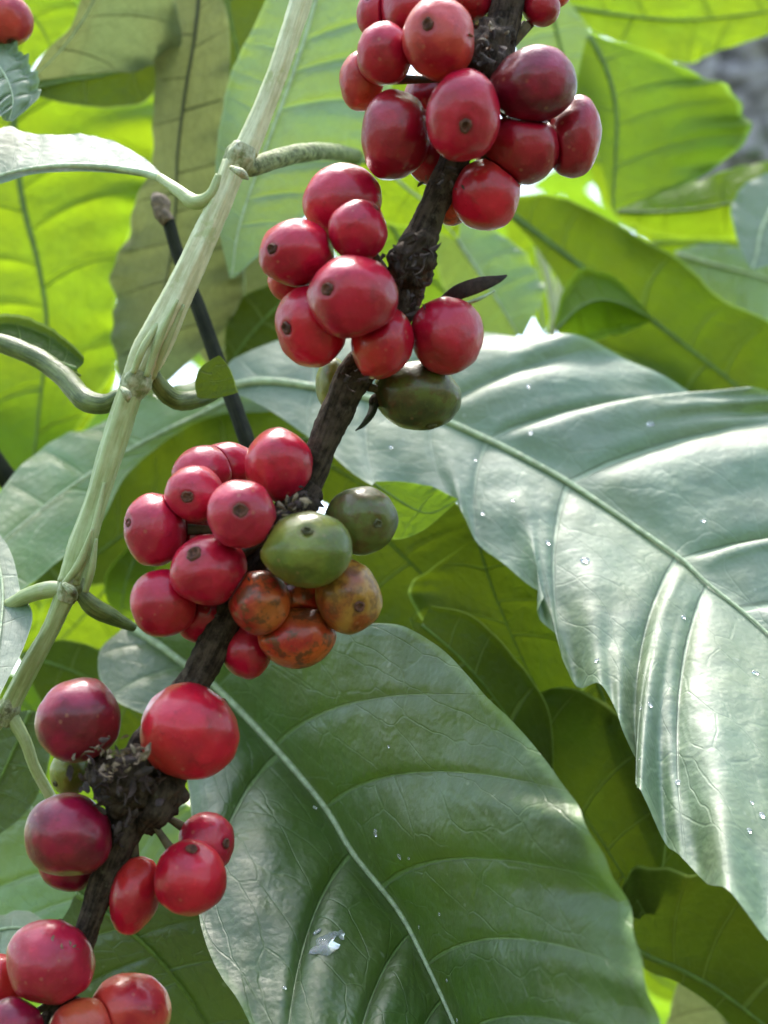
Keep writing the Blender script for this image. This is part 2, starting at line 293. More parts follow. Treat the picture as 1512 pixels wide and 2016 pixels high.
def leaf(label, mid, le, ri, mat, veins=9, plane=(360, 0, 0), fold=(0, 0), amp=1.0, wave=1.5, wavef=0.9, bow=0.06, face=1, vein='pale', midw=5.0,
         petiole=None, petr=9, petmat=None, name='coffee_leaf', cat='leaf', group=None, res=(150, 34), dm=None, dl=None, dr=None, curl=0.0, seed=None, midrib=True, vph=0.0, noisez=0.5, edgew=1.0, edgea=1.0):
    """mid, le, ri: rows of photo pixels from base to tip, paired along the lateral veins.
    plane (d0, gx, gy): distance in mm at (0,0) of the leaf centre and its slope per pixel."""
    seed = seed if seed is not None else len(bpy.data.objects)
    mid = np.array(mid, float); le = np.array(le, float); ri = np.array(ri, float); k = len(mid)
    c = mid.mean(0)
    dep = lambda a: plane[0]+plane[1]*(a[:, 0]-c[0])+plane[2]*(a[:, 1]-c[1])
    md = dep(mid)+(0 if dm is None else np.array(dm))
    wd = lambda e: np.linalg.norm(e-mid, axis=1)
    mxw = max(wd(le).max(), wd(ri).max())
    ldp = dep(le)+fold[0]*(wd(le)/mxw)+(0 if dl is None else np.array(dl))
    rdp = dep(ri)+fold[1]*(wd(ri)/mxw)+(0 if dr is None else np.array(dr))
    nv, nu = res
    M, t = crom(np.column_stack([mid, md]), nv); Le, _ = crom(np.column_stack([le, ldp]), nv); Ri, _ = crom(np.column_stack([ri, rdp]), nv)
    Mw, Lw, Rw = PN(M), PN(Le), PN(Ri)
    T = np.gradient(Mw, axis=0); T /= np.linalg.norm(T, axis=1)[:, None]+1e-12
    vn = t/(k-1)
    base = Mw[0].copy()
    root = thing(name, Vector(base), label, cat, group)
    allv, allf, PH, AC = [], [], [], []
    s = np.linspace(0, 1, nu)**0.9
    viewn = CRn @ np.array([0, 0, 1.0])
    for side, E in ((0, Lw), (1, Rw)):
        off = len(allv)*0 + sum(len(a) for a in allv)
        en = np.array([noise.noise(Vector((a*1.1+seed, side*9.0, 0)))*0.05+noise.noise(Vector((a*3.3, seed, side*5.0)))*0.022+noise.noise(Vector((a*9.0, seed, side*5.0)))*0.007 for a in t*edgew])*edgea
        E = Mw+(E-Mw)*(1+en[:, None]*np.sin(np.pi*np.clip(vn*1.0, 0, 1))[:, None]**0.5)
        D = E-Mw; Ln = np.linalg.norm(D, axis=1)
        X = Mw[:, None, :]+s[None, :, None]*D[:, None, :]
        X = X - (bow*Ln)[:, None, None]*T[:, None, :]*(4*s*(1-s))[None, :, None]
        if isinstance(veins, (int, float)): ph = vn*veins+vph+0.35*side+0.22*np.sin(vn*veins*1.9+seed*1.3+side*2)
        else:
            vl = np.array(veins[side], float); ph = np.interp(t, vl, np.arange(len(vl)))
            lo = t < vl[0]; hi = t > vl[-1]
            ph = np.where(lo, (t-vl[0])/(vl[1]-vl[0]), ph); ph = np.where(hi, len(vl)-1+(t-vl[-1])/(vl[-1]-vl[-2]), ph)
        # normal of each half
        nrm = np.cross(np.gradient(X, axis=0), np.gradient(X, axis=1)); nl = np.linalg.norm(nrm, axis=2, keepdims=True); nrm = nrm/np.maximum(nl, 1e-12)
        nrm = nrm*(1.0 if (nrm*viewn).sum(-1).mean() >= 0 else -1.0)
        fr = np.abs(ph-np.round(ph))*2           # 0 on a vein, 1 half way between
        q = (1-np.exp(-(fr/0.2)**1.3))*0.8+0.2*np.sin(np.pi/2*fr)
        asym = 0.2*np.sin(2*np.pi*(ph-np.floor(ph)))
        prof = np.sin(np.pi*np.clip(s*0.96+0.03, 0, 1))**0.6*(1-0.9*s**4)*(1-np.exp(-(s/0.07)**1.5))
        wl = np.clip(Ln/(mxw*K*plane[0]*0.001), 0, 1); ws = np.clip(Ln/0.030, 0, 1)
        am = amp[side] if isinstance(amp, tuple) else amp
        H = face*am*0.001*((q+asym*q)[:, None]*prof[None, :])*(wl*ws)[:, None]
        # rounded rise from the midrib
        pass
        # margin waves and curl
        H += wave*0.001*(np.sin(2*np.pi*wavef*t+seed*1.7+side*2.1)+0.5*np.sin(2*np.pi*wavef*2.3*t+seed))[:, None]*(s**3)[None, :]*(wl*ws)[:, None]
        H += -curl*0.001*(np.clip((s-0.8)/0.2, 0, 1)**2)[None, :]*wl[:, None]
        X = X+H[..., None]*nrm
        if noisez:
            nz = np.array([[noise.noise(Vector(X[i, j]*120))*0.9+noise.noise(Vector(X[i, j]*240))*0.25 for j in range(0, nu, 2)] for i in range(0, nv, 3)])
            ii = np.clip(np.arange(nv)/3, 0, nz.shape[0]-1.001); jj = np.clip(np.arange(nu)/2, 0, nz.shape[1]-1.001)
            i0, j0 = ii.astype(int), jj.astype(int); fi, fj = (ii-i0)[:, None], (jj-j0)[None, :]
            z = (nz[i0][:, j0]*(1-fi)*(1-fj)+nz[i0+1][:, j0]*fi*(1-fj)+nz[i0][:, j0+1]*(1-fi)*fj+nz[i0+1][:, j0+1]*fi*fj)
            X = X+(z*0.001*noisez)[..., None]*nrm*((0.2+0.8*s)*(1-0.8*s**5))[None, :, None]*ws[:, None, None]
        allv.append(X.reshape(-1, 3)); PH.append(np.repeat(ph, nu)); AC.append(np.tile(s, nv))
        i, j = np.meshgrid(np.arange(nv-1), np.arange(nu-1), indexing='ij'); b = off+i*nu+j
        f = np.stack([b, b+1, b+nu+1, b+nu], -1) if side == 0 else np.stack([b, b+nu, b+nu+1, b+1], -1)
        allf.append(f.reshape(-1, 4))
    link('blade', np.vstack(allv), np.vstack(allf), ML[mat], root, attrs={'phase': np.concatenate(PH), 'across': np.concatenate(AC)})
    if midrib:
        rad = midw*(1-0.72*np.linspace(0, 1, k)); q = np.column_stack([mid, md-0.8])
        tube('midrib', q, rad, MV[vein], root, seg=10, n=k*8, flat=0.7)
    if petiole: tube('petiole', petiole, petr, petmat or M_pet, root, seg=16, rough=0.08)
    return root

def sleaf(label, base, tip, width, mat, bend=0.0, d=420, gx=0, gy=0, rot=0, asym=1.0, n=9, **kw):
    """a leaf from its base, tip and greatest half width; bend bows the midrib sideways"""
    b, t = np.array(base, float), np.array(tip, float); ax = t-b; L = np.linalg.norm(ax); ax /= L; pr = np.array([-ax[1], ax[0]])
    M, Lf, Rt = [], [], []
    for i in range(n):
        u = i/(n-1); m = b+ax*L*u+pr*bend*math.sin(math.pi*u)*L
        wdt = width*(math.sin(math.pi*min(1, u**0.85))**0.8)*(1-0.25*u)*1.1 if 0 < u < 1 else 0.5
        fw = 0.28*wdt
        M.append(m); Lf.append(m-pr*wdt*asym+ax*fw); Rt.append(m+pr*wdt+ax*fw)
    return leaf(label, M, Lf, Rt, mat, plane=(d, gx, gy), **kw)

NEIGH = []
def cherry(label, x, y, rx, ry, z, mats, nav=None, rot=0, group=None, d0=300, navsize=0.8, scarmat=None, node=None, name='coffee_cherry', long=1.0, cat='coffee cherry'):
    """rx, ry in pixels, z offset in mm from the branch distance; nav = where the crown scar sits relative to the centre (fractions of the radius)"""
    d = d0+z; sc = K*d*0.001*1.06
    c = P(x, y, d)
    root = thing(name, c, label, cat, group)
    seed = random.random()*50
    if nav is None: nav = (random.uniform(-.5, .5), random.uniform(0.5, 0.95))
    nx, ny = nav; rr = nx*nx+ny*ny
    nz = math.sqrt(max(0.0, 1-rr)) if rr < 1 else 0.0
    if rr >= 1.0: nz = -0.35 if rr > 1.1 else 0.0
    if navsize < 0.5: nz = -0.55
    nd = Vector((nx, -ny, nz)).normalized()
    bm = bmesh.new(); bmesh.ops.create_icosphere(bm, subdivisions=5, radius=1)
    Rz = Matrix.Rotation(-R(rot), 3, 'Z')
    al, scr = [], []
    vs = []
    for v in bm.verts:
        u = v.co.normalized(); ca = u.dot(nd)
        # flattened by its neighbours, flat ends, a soft lengthwise dent
        r = 1+0.075*noise.noise(u*1.1+Vector((seed, 0, 0)))+0.022*noise.noise(u*3.0+Vector((0, seed, 0)))+0.004*noise.noise(u*9+Vector((0, seed, 0)))
        r -= 0.075*math.exp(-((1-ca)/0.022))*navsize
        r += 0.022*math.exp(-((1-ca-0.035)/0.018)**2)*navsize
        r -= 0.10*math.exp(-((1+ca)/0.08))
        al.append((1+ca)*0.5+0.0); scr.append(math.exp(-((1-ca)/0.02))*navsize)
        q = Rz @ (Matrix.Diagonal((rx, ry, (rx+ry)/2)) @ (Rz.inverted() @ u if rot else u)) if rot else Vector((u.x*rx, u.y*ry, u.z*(rx+ry)/2))
        vs.append(q*r*sc)
    faces = [[v.index for v in f.verts] for f in bm.faces]; bm.free()
    W = np.array([list(CR @ v) for v in vs])+np.array(c)
    # pressed flat where it meets its neighbours
    me_ = np.array(c); mr = (rx+ry)/2*sc
    for (oc, orr) in NEIGH:
        dv = oc-me_; L = np.linalg.norm(dv)
        if L < 1e-6 or L > mr+orr: continue
        n_ = dv/L; pl = (L*L+mr*mr-orr*orr)/(2*L)
        if pl < 0.35*mr: continue
        h = (W-me_)@n_-(pl-0.00004); W = W-n_*(np.where(h > 0, h*0.93, 0)-0.0)[:, None]
    skin_o = link('skin', W, faces, mats, root, attrs={'along': al, 'scar': scr})
    # crown scar: ragged ring with a point in the middle
    def onsurf(u, k=1.0):
        q = Vector((u.x*rx, u.y*ry, u.z*(rx+ry)/2)) if not rot else Rz @ (Matrix.Diagonal((rx, ry, (rx+ry)/2)) @ (Rz.inverted() @ u))
        return q*k
    t1 = nd.orthogonal().normalized(); t2 = nd.cross(t1)
    verts, fcs = [], []; seg = 28; rings = ((0.07, 0.94), (0.10, 0.985), (0.125, 1.035), (0.155, 1.02), (0.20, 0.97))
    for (a, k) in rings:
        for j in range(seg):
            th = 2*math.pi*j/seg; jit = 1+0.22*noise.noise(Vector((math.cos(th)*1.2+seed, math.sin(th)*1.2, 0)))+0.16*noise.noise(Vector((math.cos(th)*4+seed, math.sin(th)*4, a*9)))
            u = (nd+(t1*math.cos(th)+t2*math.sin(th))*a*jit*navsize).normalized()
            verts.append(onsurf(u, k+0.035*noise.noise(Vector((j*1.3, seed, a*30))))*sc)
    for i in range(len(rings)-1):
        for j in range(seg): fcs.append([i*seg+j, i*seg+(j+1) % seg, (i+1)*seg+(j+1) % seg, (i+1)*seg+j])
    cidx = len(verts); verts.append(onsurf(nd, 0.985)*sc)
    for j in range(seg): fcs.append([cidx, (j+1) % seg, j])
    W = np.array([list(CR @ v) for v in verts])+np.array(c)
    link('crown_scar', W, fcs, scarmat or M_scar, skin_o)
    # short stalk to the node
    if node:
        nxp, nyp, nzp = node
        e = np.array([x, y, d], float); f = np.array([nxp, nyp, nzp], float)
        a = e+(f-e)*0.25; b = e+(f-e)*0.9
        tube('stalk', [a, (a+b)/2+np.array([0, 3, 0]), b], [11, 7, 9], M_stalk, root, seg=8, n=8)
    return root

# ------------------------------------------------------------------ setting
def ground():
    n = 60; vs = []; fs = []
    for i in range(n+1):
        for j in range(n+1):
            u, v = (i/n*2-1), (j/n*2-1); x = math.copysign(abs(u)**2.5, u)*150; y = math.copysign(abs(v)**2.5, v)*150
            z = 0.05*noise.noise(Vector((x*0.8, y*0.8, 0)))
            vs.append((x, y, z))
    for i in range(n):
        for j in range(n):
            a = i*(n+1)+j; fs.append([a, a+n+1, a+n+2, a+1])
    m, nt = newmat('forest_floor')
    tc = N(nt, 'ShaderNodeTexCoord').outputs['Object']
    c = mixc(nt, ramp(nt, noise_tex(nt, tc, 1.5, 6, 0.65), 0.4, 0.6), (0.05, 0.035, 0.02), (0.04, 0.075, 0.015))
    c = mixc(nt, ramp(nt, noise_tex(nt, tc, 14, 5, 0.7), 0.5, 0.62), c, (0.12, 0.08, 0.045))
    pr = N(nt, 'ShaderNodeBsdfPrincipled'); pr.inputs['Roughness'].default_value = 0.95; nt.links.new(c, pr.inputs['Base Color'])
    out = N(nt, 'ShaderNodeOutputMaterial'); nt.links.new(pr.outputs[0], out.inputs[0])
    tag(link('ground', vs, fs, m), kind='structure')
ground()

# ------------------------------------------------------------------ big pale leaf and the dark leaf below it
leaf('largest pale blue-green coffee leaf spreading behind the berries to the right edge of the photo',
  mid=[(440,762),(520,750),(620,762),(730,785),(850,818),(960,865),(1040,905),(1120,950),(1240,1030),(1335,1096),(1365,1122),(1395,1150),(1520,1255),(1700,1450),(1880,1800)],
  ri=[(442,752),(470,700),(640,652),(950,650),(1180,688),(1400,768),(1570,790),(1700,815),(1850,930),(1900,1050),(1945,1090),(1980,1130),(2080,1320),(2020,1650),(1882,1804)],
  le=[(446,774),(500,790),(610,860),(745,968),(880,975),(940,1062),(1072,1178),(1112,1308),(1200,1378),(1250,1508),(1268,1580),(1350,1690),(1500,1838),(1700,1930),(1882,1804)],
  mat='glossy', veins=([1,2,3,4,5,7,9,11,12.3,13], [1,2,3,4,5,7,9.1,11.6,12.6]), plane=(366, -0.004, -0.108), fold=(0, 2), edgea=0.3, amp=(2.2, 4.2), wave=3.2, wavef=0.55, bow=0.07,
  midw=8, res=(300, 80), petiole=[(292,690,333),(305,745,334),(345,787,338),(400,782,344),(445,764,352)], petr=[11,16,19,17,9], seed=3, noisez=0.9)
leaf('broad dark green glossy leaf with a pale midrib hanging in the lower middle',
  mid=[(255,1232),(310,1268),(370,1312),(435,1362),(550,1482),(640,1590),(695,1680),(785,1795),(840,1900),(893,2016),(950,2160),(1000,2320)],
  ri=[(262,1228),(400,1225),(600,1232),(800,1236),(985,1388),(1115,1555),(1185,1665),(1238,1790),(1278,1920),(1292,2050),(1230,2200),(1004,2322)],
  le=[(240,1238),(194,1290),(218,1374),(355,1480),(400,1840),(490,2010),(560,2120),(640,2210),(720,2270),(800,2310),(900,2330),(1002,2324)],
  mat='deep', veins=([1,2,3,4,6,7.4,8.6,10], [1,2,2.9,3.9,5,6.6,8,9.2,10]), plane=(347, 0.0, -0.098), fold=(-14, -78), amp=(3.2, 1.2), edgea=0.15, wave=0.8, wavef=0.5, bow=0.09,
  midw=9, res=(280, 80), petiole=[(150,1158,326),(180,1192,327),(215,1212,330),(262,1235,336)], petr=[10,19,17,9], seed=11, noisez=0.8, curl=-0.5)
# curled base lobe of the pale leaf
leaf('small folded green leaf lobe wrapping the petiole beside the dark thin stem',
  mid=[(398,785),(410,757),(420,730),(432,700)], le=[(388,782),(384,752),(396,722),(430,700)], ri=[(470,772),(462,750),(452,725),(435,702)],
  mat='shade', veins=2, plane=(338, 0.02, 0), amp=0.6, wave=0.3, res=(40, 14), midrib=False)

# ------------------------------------------------------------------ leaves at the right
leaf('long dark olive leaf slanting down to the right edge above the pale leaf',
  mid=[(985,405),(1060,462),(1150,530),(1270,620),(1350,682),(1440,752),(1560,860),(1700,1000)],
  ri=[(990,398),(1090,385),(1200,430),(1330,508),(1430,590),(1540,645),(1680,760),(1704,1000)],
  le=[(985,412),(1050,480),(1110,570),(1165,668),(1290,735),(1400,830),(1520,930),(1700,1004)],
  mat='midleaf', veins=6.5, plane=(452, 0.0, -0.03), fold=(10, -12), amp=-1.6, wave=1.2, curl=-1.0, bow=0.12, vein='green', midw=8, res=(180, 50), seed=2)
leaf('rounded bright green leaf filling the upper right, its wavy edge against grey bark',
  mid=[(1160,70),(1195,140),(1213,220),(1212,310),(1208,380),(1208,418)],
  ri=[(1166,68),(1310,118),(1425,180),(1468,250),(1400,338),(1212,416)],
  le=[(1155,74),(1140,130),(1132,200),(1165,270),(1190,350),(1206,416)],
  mat='leafy', veins=5.5, plane=(462, 0.0, 0.0), fold=(0, 10), amp=0.45, wave=2.0, wavef=0.8, curl=-2.0, vein='green', midw=6, res=(140, 50), seed=5)
leaf('lime green leaf crossing the top right corner',
  mid=[(1100,10),(1220,30),(1340,40),(1460,30),(1600,10)],
  ri=[(1104,12),(1190,72),(1330,122),(1420,100),(1590,40)],
  le=[(1100,6),(1180,-60),(1310,-110),(1440,-90),(1600,4)],
  mat='young', veins=5, plane=(500, 0, -0.02), amp=1.2, wave=2.5, wavef=1.3, vein='green', midw=5, seed=8)
leaf('mid green leaf just right of the top berries, half hidden by the bright rounded leaf',
  mid=[(1060,-60),(1085,20),(1105,100),(1120,180),(1125,260)],
  ri=[(1065,-62),(1125,10),(1172,95),(1160,180),(1128,262)],
  le=[(1055,-58),(1010,40),(1020,120),(1060,200),(1122,262)],
  mat='mint', veins=5, plane=(475, 0, 0), amp=0.8, vein='green', midw=5, seed=9)
leaf('yellow-green leaf below the rounded leaf, running off the right edge',
  mid=[(1215,418),(1300,418),(1400,408),(1520,380),(1640,350)],
  ri=[(1215,424),(1300,462),(1400,468),(1530,455),(1640,354)],
  le=[(1217,410),(1265,372),(1400,348),(1500,318),(1638,346)],
  mat='young', veins=5, plane=(490, 0, 0.03), fold=(10, 0), amp=1.2, wave=1.5, vein='green', midw=5, seed=12)
leaf('pale mint leaf cut by the right edge at mid height of the rounded leaf',
  mid=[(1560,330),(1530,390),(1500,450),(1490,500),(1480,530)],
  ri=[(1555,325),(1470,360),(1440,410),(1455,480),(1478,530)],
  le=[(1570,330),(1620,400),(1600,460),(1540,510),(1482,532)],
  mat='glossy', veins=4, plane=(470, 0, -0.09), amp=1.0, vein='pale', midw=5, seed=14)
leaf('soft green leaf under the pale mint leaf near the right edge',
  mid=[(1330,500),(1400,520),(1480,540),(1580,570),(1680,600)],
  ri=[(1335,510),(1400,585),(1480,625),(1580,650),(1680,604)],
  le=[(1330,494),(1390,480),(1480,490),(1580,500),(1680,596)],
  mat='mint', veins=4, plane=(510, 0, -0.08), amp=1.0, vein='pale', midw=5, seed=15)
leaf('strip of lime leaf behind the long olive leaf, left of the pale mint leaf',
  mid=[(1280,480),(1360,478),(1450,480),(1540,500)], ri=[(1282,486),(1360,520),(1450,530),(1540,504)], le=[(1280,474),(1350,440),(1440,430),(1540,496)],
  mat='young', veins=3, plane=(530, 0, 0), vein='green', midw=4, seed=16)
leaf('small folded yellow-green leaf with light rims tucked behind the pale leaf top',
  mid=[(1095,650),(1135,610),(1180,590),(1230,600),(1285,628)],
  ri=[(1105,660),(1150,668),(1200,655),(1245,645),(1285,632)],
  le=[(1092,640),(1115,575),(1150,540),(1210,560),(1280,622)],
  mat='young', veins=5, plane=(440, 0, 0), fold=(8, 6), amp=-0.8, wave=1.0, curl=-2, vein='green', midw=4, seed=17)
leaf('shaded olive leaf between the folded leaf and the long olive leaf',
  mid=[(1120,668),(1200,690),(1290,710),(1400,745),(1500,800)],
  ri=[(1130,660),(1200,630),(1290,600),(1400,660),(1500,790)],
  le=[(1120,676),(1200,760),(1290,800),(1400,840),(1500,810)],
  mat='deep', veins=4, plane=(470, 0, 0.05), amp=-0.8, vein='green', midw=4, seed=18)
leaf('pale yellow-green leaf showing between the branch and the long olive leaf',
  mid=[(878,430),(905,480),(945,540),(985,600),(1020,660)],
  ri=[(890,425),(960,440),(1030,500),(1070,570),(1030,664)],
  le=[(872,434),(860,510),(885,590),(940,650),(1015,668)],
  mat='mint', veins=4, plane=(455, 0, 0), amp=-0.9, fold=(5, 8), vein='pale', midw=6, seed=19)
leaf('olive green leaf right behind the knotted joint of the branch',
  mid=[(760,430),(800,490),(860,560),(930,620),(1000,690)],
  ri=[(770,424),(850,450),(930,520),(990,590),(1004,690)],
  le=[(755,436),(740,510),(790,600),(880,670),(996,694)],
  mat='leafy', veins=5, plane=(475, 0, 0.0), amp=0.8, vein='green', midw=5, seed=20)
for i, (lab, a, b) in enumerate((('pale upright shoot stem nearest the long olive leaf', (1118,400,505), (1085,660,500)), ('thin pale shoot stem leaning among the right background leaves', (1040,430,500), (1095,640,498)), ('middle of the pale upright shoot stems above the pale leaf', (1075,440,515), (1110,655,512)))):
    o = thing('shoot_stem', P(*b), lab, 'plant stem', 'pale upright shoots above the pale leaf')
    tube('stem', [b, ((a[0]+b[0])/2+8, (a[1]+b[1])/2, (a[2]+b[2])/2), a], [9, 8, 6], M_twig, o, seg=12, flute=0.06)
    e = (a[0]+(28 if i != 1 else -28), a[1]-70)
    leafc = None
sleaf('slender pale sprout leaf standing among the upright shoots', (1070,660), (1052,450), 24, 'young', d=505, vein='pale', midw=4, seed=22)
sleaf('light green sprout leaf beside the pale upright shoots', (1100,650), (1165,480), 30, 'leafy', d=520, vein='pale', midw=4, seed=23)

# ------------------------------------------------------------------ leaves at the top middle and left
leaf('light green leaf with a pale wavy edge behind the green twig at the top',
  mid=[(640,-70),(610,40),(575,150),(535,260),(495,370),(468,460),(456,548)],
  ri=[(650,-72),(770,-10),(775,120),(755,250),(680,360),(560,460),(460,548)],
  le=[(560,-72),(503,45),(468,115),(440,200),(425,320),(430,440),(452,548)],
  mat='mint', veins=8, plane=(405, 0, -0.03), fold=(-6, 6), amp=1.6, wave=1.2, wavef=1.1, curl=-1.2, vein='pale', midw=5, res=(180, 50), seed=24)
leaf('bright pale green leaf peeping between the two upper berry clusters',
  mid=[(720,306),(755,330),(800,370),(850,410),(900,470)],
  ri=[(700,280),(660,160),(800,150),(900,280),(905,465)],
  le=[(700,320),(720,390),(760,440),(840,450),(898,474)],
  mat='young', veins=4, plane=(445, 0, 0), amp=0.8, vein='pale', midw=5, seed=25,
  petiole=[(462,332,334),(500,328,338),(560,308,348),(640,298,370),(730,312,430)], petr=[13,19,19,17,12], petmat=M_moss)
leaf('withered grey-olive leaf hanging behind the twig from the top',
  mid=[(395,-60),(385,60),(365,180),(350,300),(345,420),(330,540),(300,660),(262,800)],
  ri=[(400,-60),(445,20),(452,150),(446,280),(470,380),(478,500),(460,620),(280,800)],
  le=[(340,-60),(312,60),(302,190),(298,320),(252,440),(222,570),(226,690),(240,800)],
  mat='olive', veins=8, plane=(420, -0.02, 0.0), fold=(6, 4), amp=-1.5, wave=4.5, bow=0.0, vein='dark', midw=4, res=(180, 44), seed=26)
leaf('grey-green withered leaf patch right of the thin dark stem',
  mid=[(450,400),(470,470),(480,560),(460,640),(420,730)], ri=[(455,400),(560,440),(610,540),(560,640),(424,732)], le=[(445,400),(400,480),(380,580),(380,670),(416,730)],
  mat='olive', veins=4, plane=(440, 0, 0), amp=-0.8, vein='pale', midw=4, seed=27)
leaf('olive leaf tinted dark yellow-green peeking out left of the second berry cluster',
  mid=[(600,540),(560,590),(510,640),(470,690),(448,730)], ri=[(605,545),(620,640),(580,700),(510,720),(450,732)], le=[(590,535),(530,560),(470,590),(444,650),(446,728)],
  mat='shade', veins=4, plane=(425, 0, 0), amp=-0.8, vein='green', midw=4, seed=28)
leaf('huge bright lime leaf lit from behind along the left side',
  mid=[(20,150),(30,280),(45,400),(75,520),(92,640),(80,780),(60,960)],
  ri=[(60,140),(320,190),(300,330),(262,450),(228,600),(228,720),(66,962)],
  le=[(10,150),(-150,260),(-220,420),(-200,560),(-160,700),(-60,860),(54,962)],
  mat='young', veins=6.2, plane=(455, 0, -0.01), fold=(5, 5), amp=-1.8, wave=3.0, wavef=0.8, bow=0.10, vein='green', midw=8, res=(200, 60), seed=29)
leaf('lime leaf below the huge bright leaf, its lower edge touching the mint leaf',
  mid=[(-60,640),(10,700),(70,770),(100,850),(90,940)], ri=[(-50,630),(110,640),(232,720),(170,840),(94,944)], le=[(-70,650),(-60,760),(-20,860),(30,950),(86,944)],
  mat='young', veins=4, plane=(470, 0, 0), amp=-1, vein='green', midw=6, seed=30)
leaf('leaf with a bright rim hanging across the top left, its half shadow put in as olive colour',
  mid=[(210,-60),(180,10),(150,60),(110,110),(60,156)],
  ri=[(225,-60),(340,-10),(330,118),(190,140),(60,160)],
  le=[(195,-60),(165,-20),(140,50),(95,95),(56,152)],
  mat='olive', veins=4, plane=(405, 0.05, 0.08), amp=-1.2, fold=(-4, 5), vein='pale', midw=4, curl=-1, seed=31)  # withered olive tone stands in for the half shadow on this leaf
leaf('green leaf shape added for the wavy-edged shadow under the top left olive leaf',
  mid=[(60,176),(130,160),(200,150),(270,130),(340,100)], ri=[(62,186),(130,204),(215,212),(290,196),(340,104)], le=[(60,170),(120,110),(190,60),(280,50),(340,96)],
  mat='shade', veins=4, plane=(428, 0, 0), amp=-0.8, vein='green', midw=4, seed=32)  # leaf shape added in place of a shadow cast on the lime leaf
leaf('yellow-green leaf in the top left corner behind the orange berry',
  mid=[(-40,-30),(20,0),(70,40),(100,90)], ri=[(-30,-40),(80,-50),(160,20),(104,88)], le=[(-50,-20),(-60,80),(40,140),(96,96)],
  mat='young', veins=3, plane=(440, 0, 0), amp=-1, vein='green', midw=4, seed=33)
leaf('dark shaded leaf behind the withered leaf at the top',
  mid=[(440,-80),(450,20),(470,120),(470,220),(450,330)], ri=[(450,-80),(540,0),(560,120),(540,240),(454,330)], le=[(430,-80),(390,10),(400,120),(410,230),(446,330)],
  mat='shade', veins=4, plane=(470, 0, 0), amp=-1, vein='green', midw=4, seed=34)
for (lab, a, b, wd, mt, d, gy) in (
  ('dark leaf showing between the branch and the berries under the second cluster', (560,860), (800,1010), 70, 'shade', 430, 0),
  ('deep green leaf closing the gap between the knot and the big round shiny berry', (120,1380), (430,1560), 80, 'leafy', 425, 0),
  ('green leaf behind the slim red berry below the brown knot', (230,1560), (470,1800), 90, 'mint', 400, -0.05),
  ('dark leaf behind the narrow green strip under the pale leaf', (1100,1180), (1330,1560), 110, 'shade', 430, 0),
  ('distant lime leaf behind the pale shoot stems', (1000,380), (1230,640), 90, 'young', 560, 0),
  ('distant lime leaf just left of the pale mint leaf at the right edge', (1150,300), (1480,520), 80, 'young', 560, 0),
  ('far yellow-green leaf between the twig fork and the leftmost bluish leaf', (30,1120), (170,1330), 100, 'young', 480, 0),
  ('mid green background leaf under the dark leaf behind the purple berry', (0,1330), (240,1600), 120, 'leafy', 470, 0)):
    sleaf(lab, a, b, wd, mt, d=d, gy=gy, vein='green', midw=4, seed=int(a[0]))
# leaves carried by the twig on its left
leaf('narrow leaf seen edge-on at left, its upper side shining white',
  mid=[(320,352),(270,338),(200,328),(130,326),(60,332),(0,345),(-80,372)],
  ri=[(322,346),(275,305),(205,272),(140,264),(70,266),(0,255),(-80,366)],
  le=[(318,356),(268,346),(200,339),(130,338),(60,344),(0,362),(-80,378)],
  mat='glossy', veins=6, plane=(345, 0.02, -0.13), fold=(5, 0), amp=0.25, wave=0.4, noisez=0.12, vein='pale', midw=8, seed=35,
  petiole=[(432,345,332),(415,385,332),(385,398,334),(350,375,338),(316,350,344)], petr=[9,13,15,12,9], petmat=M_twig2)
leaf('rolled green leaf on a thick dark petiole at the left edge below the white leaf',
  mid=[(150,728),(110,712),(70,690),(30,676),(-30,660)],
  ri=[(166,712),(118,672),(70,644),(20,632),(-30,640)],
  le=[(160,746),(120,722),(75,702),(30,688),(-30,672)],
  mat='shade', veins=4, plane=(350, 0.02, -0.12), amp=0.8, wave=0.6, curl=-2.0, vein='green', midw=6, seed=36,
  petiole=[(240,776,332),(205,795,333),(165,785,336),(125,742,341),(80,708,345),(20,682,348),(-30,665,350)], petr=[14,20,22,21,20,19,17])
leaf('large mint green leaf behind the twig, striped with soft folds',
  mid=[(600,700),(500,760),(400,812),(290,865),(180,930),(70,1010),(-60,1120)],
  ri=[(604,712),(560,800),(440,815),(350,852),(255,930),(180,1050),(40,1165)],
  le=[(590,690),(420,740),(300,775),(190,835),(95,875),(0,965),(-80,1100)],
  mat='mint', veins=6, plane=(408, 0.02, -0.12), fold=(0, 4), amp=2.2, wave=1.0, bow=0.02, vein='pale', midw=5, res=(180, 50), seed=37)
leaf('dark yellow-green leaf under the mint leaf, behind the third berry cluster',
  mid=[(640,860),(540,880),(430,930),(320,1000),(220,1070),(90,1160)],
  ri=[(640,870),(600,980),(500,1060),(400,1120),(280,1140),(94,1164)],
  le=[(600,850),(560,785),(420,808),(320,868),(220,960),(60,1156)],
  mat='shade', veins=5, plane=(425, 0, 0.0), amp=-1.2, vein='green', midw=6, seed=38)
leaf('yellow-green leaf behind the lower twig fork',
  mid=[(280,1060),(240,1110),(200,1170),(150,1230),(80,1300)], ri=[(290,1070),(290,1160),(260,1240),(180,1300),(84,1304)], le=[(270,1050),(190,1080),(130,1130),(80,1200),(76,1296)],
  mat='young', veins=4, plane=(450, 0, 0), amp=-1, vein='green', midw=4, seed=39)
leaf('small leaf with a bright left rim beside the third berry cluster',
  mid=[(290,1050),(262,1110),(245,1160),(235,1230)], ri=[(300,1050),(310,1120),(300,1190),(240,1232)], le=[(285,1048),(240,1090),(205,1150),(230,1230)],
  mat='leafy', veins=3, plane=(420, 0, 0), amp=-0.8, vein='green', curl=-1, midw=4, seed=40)
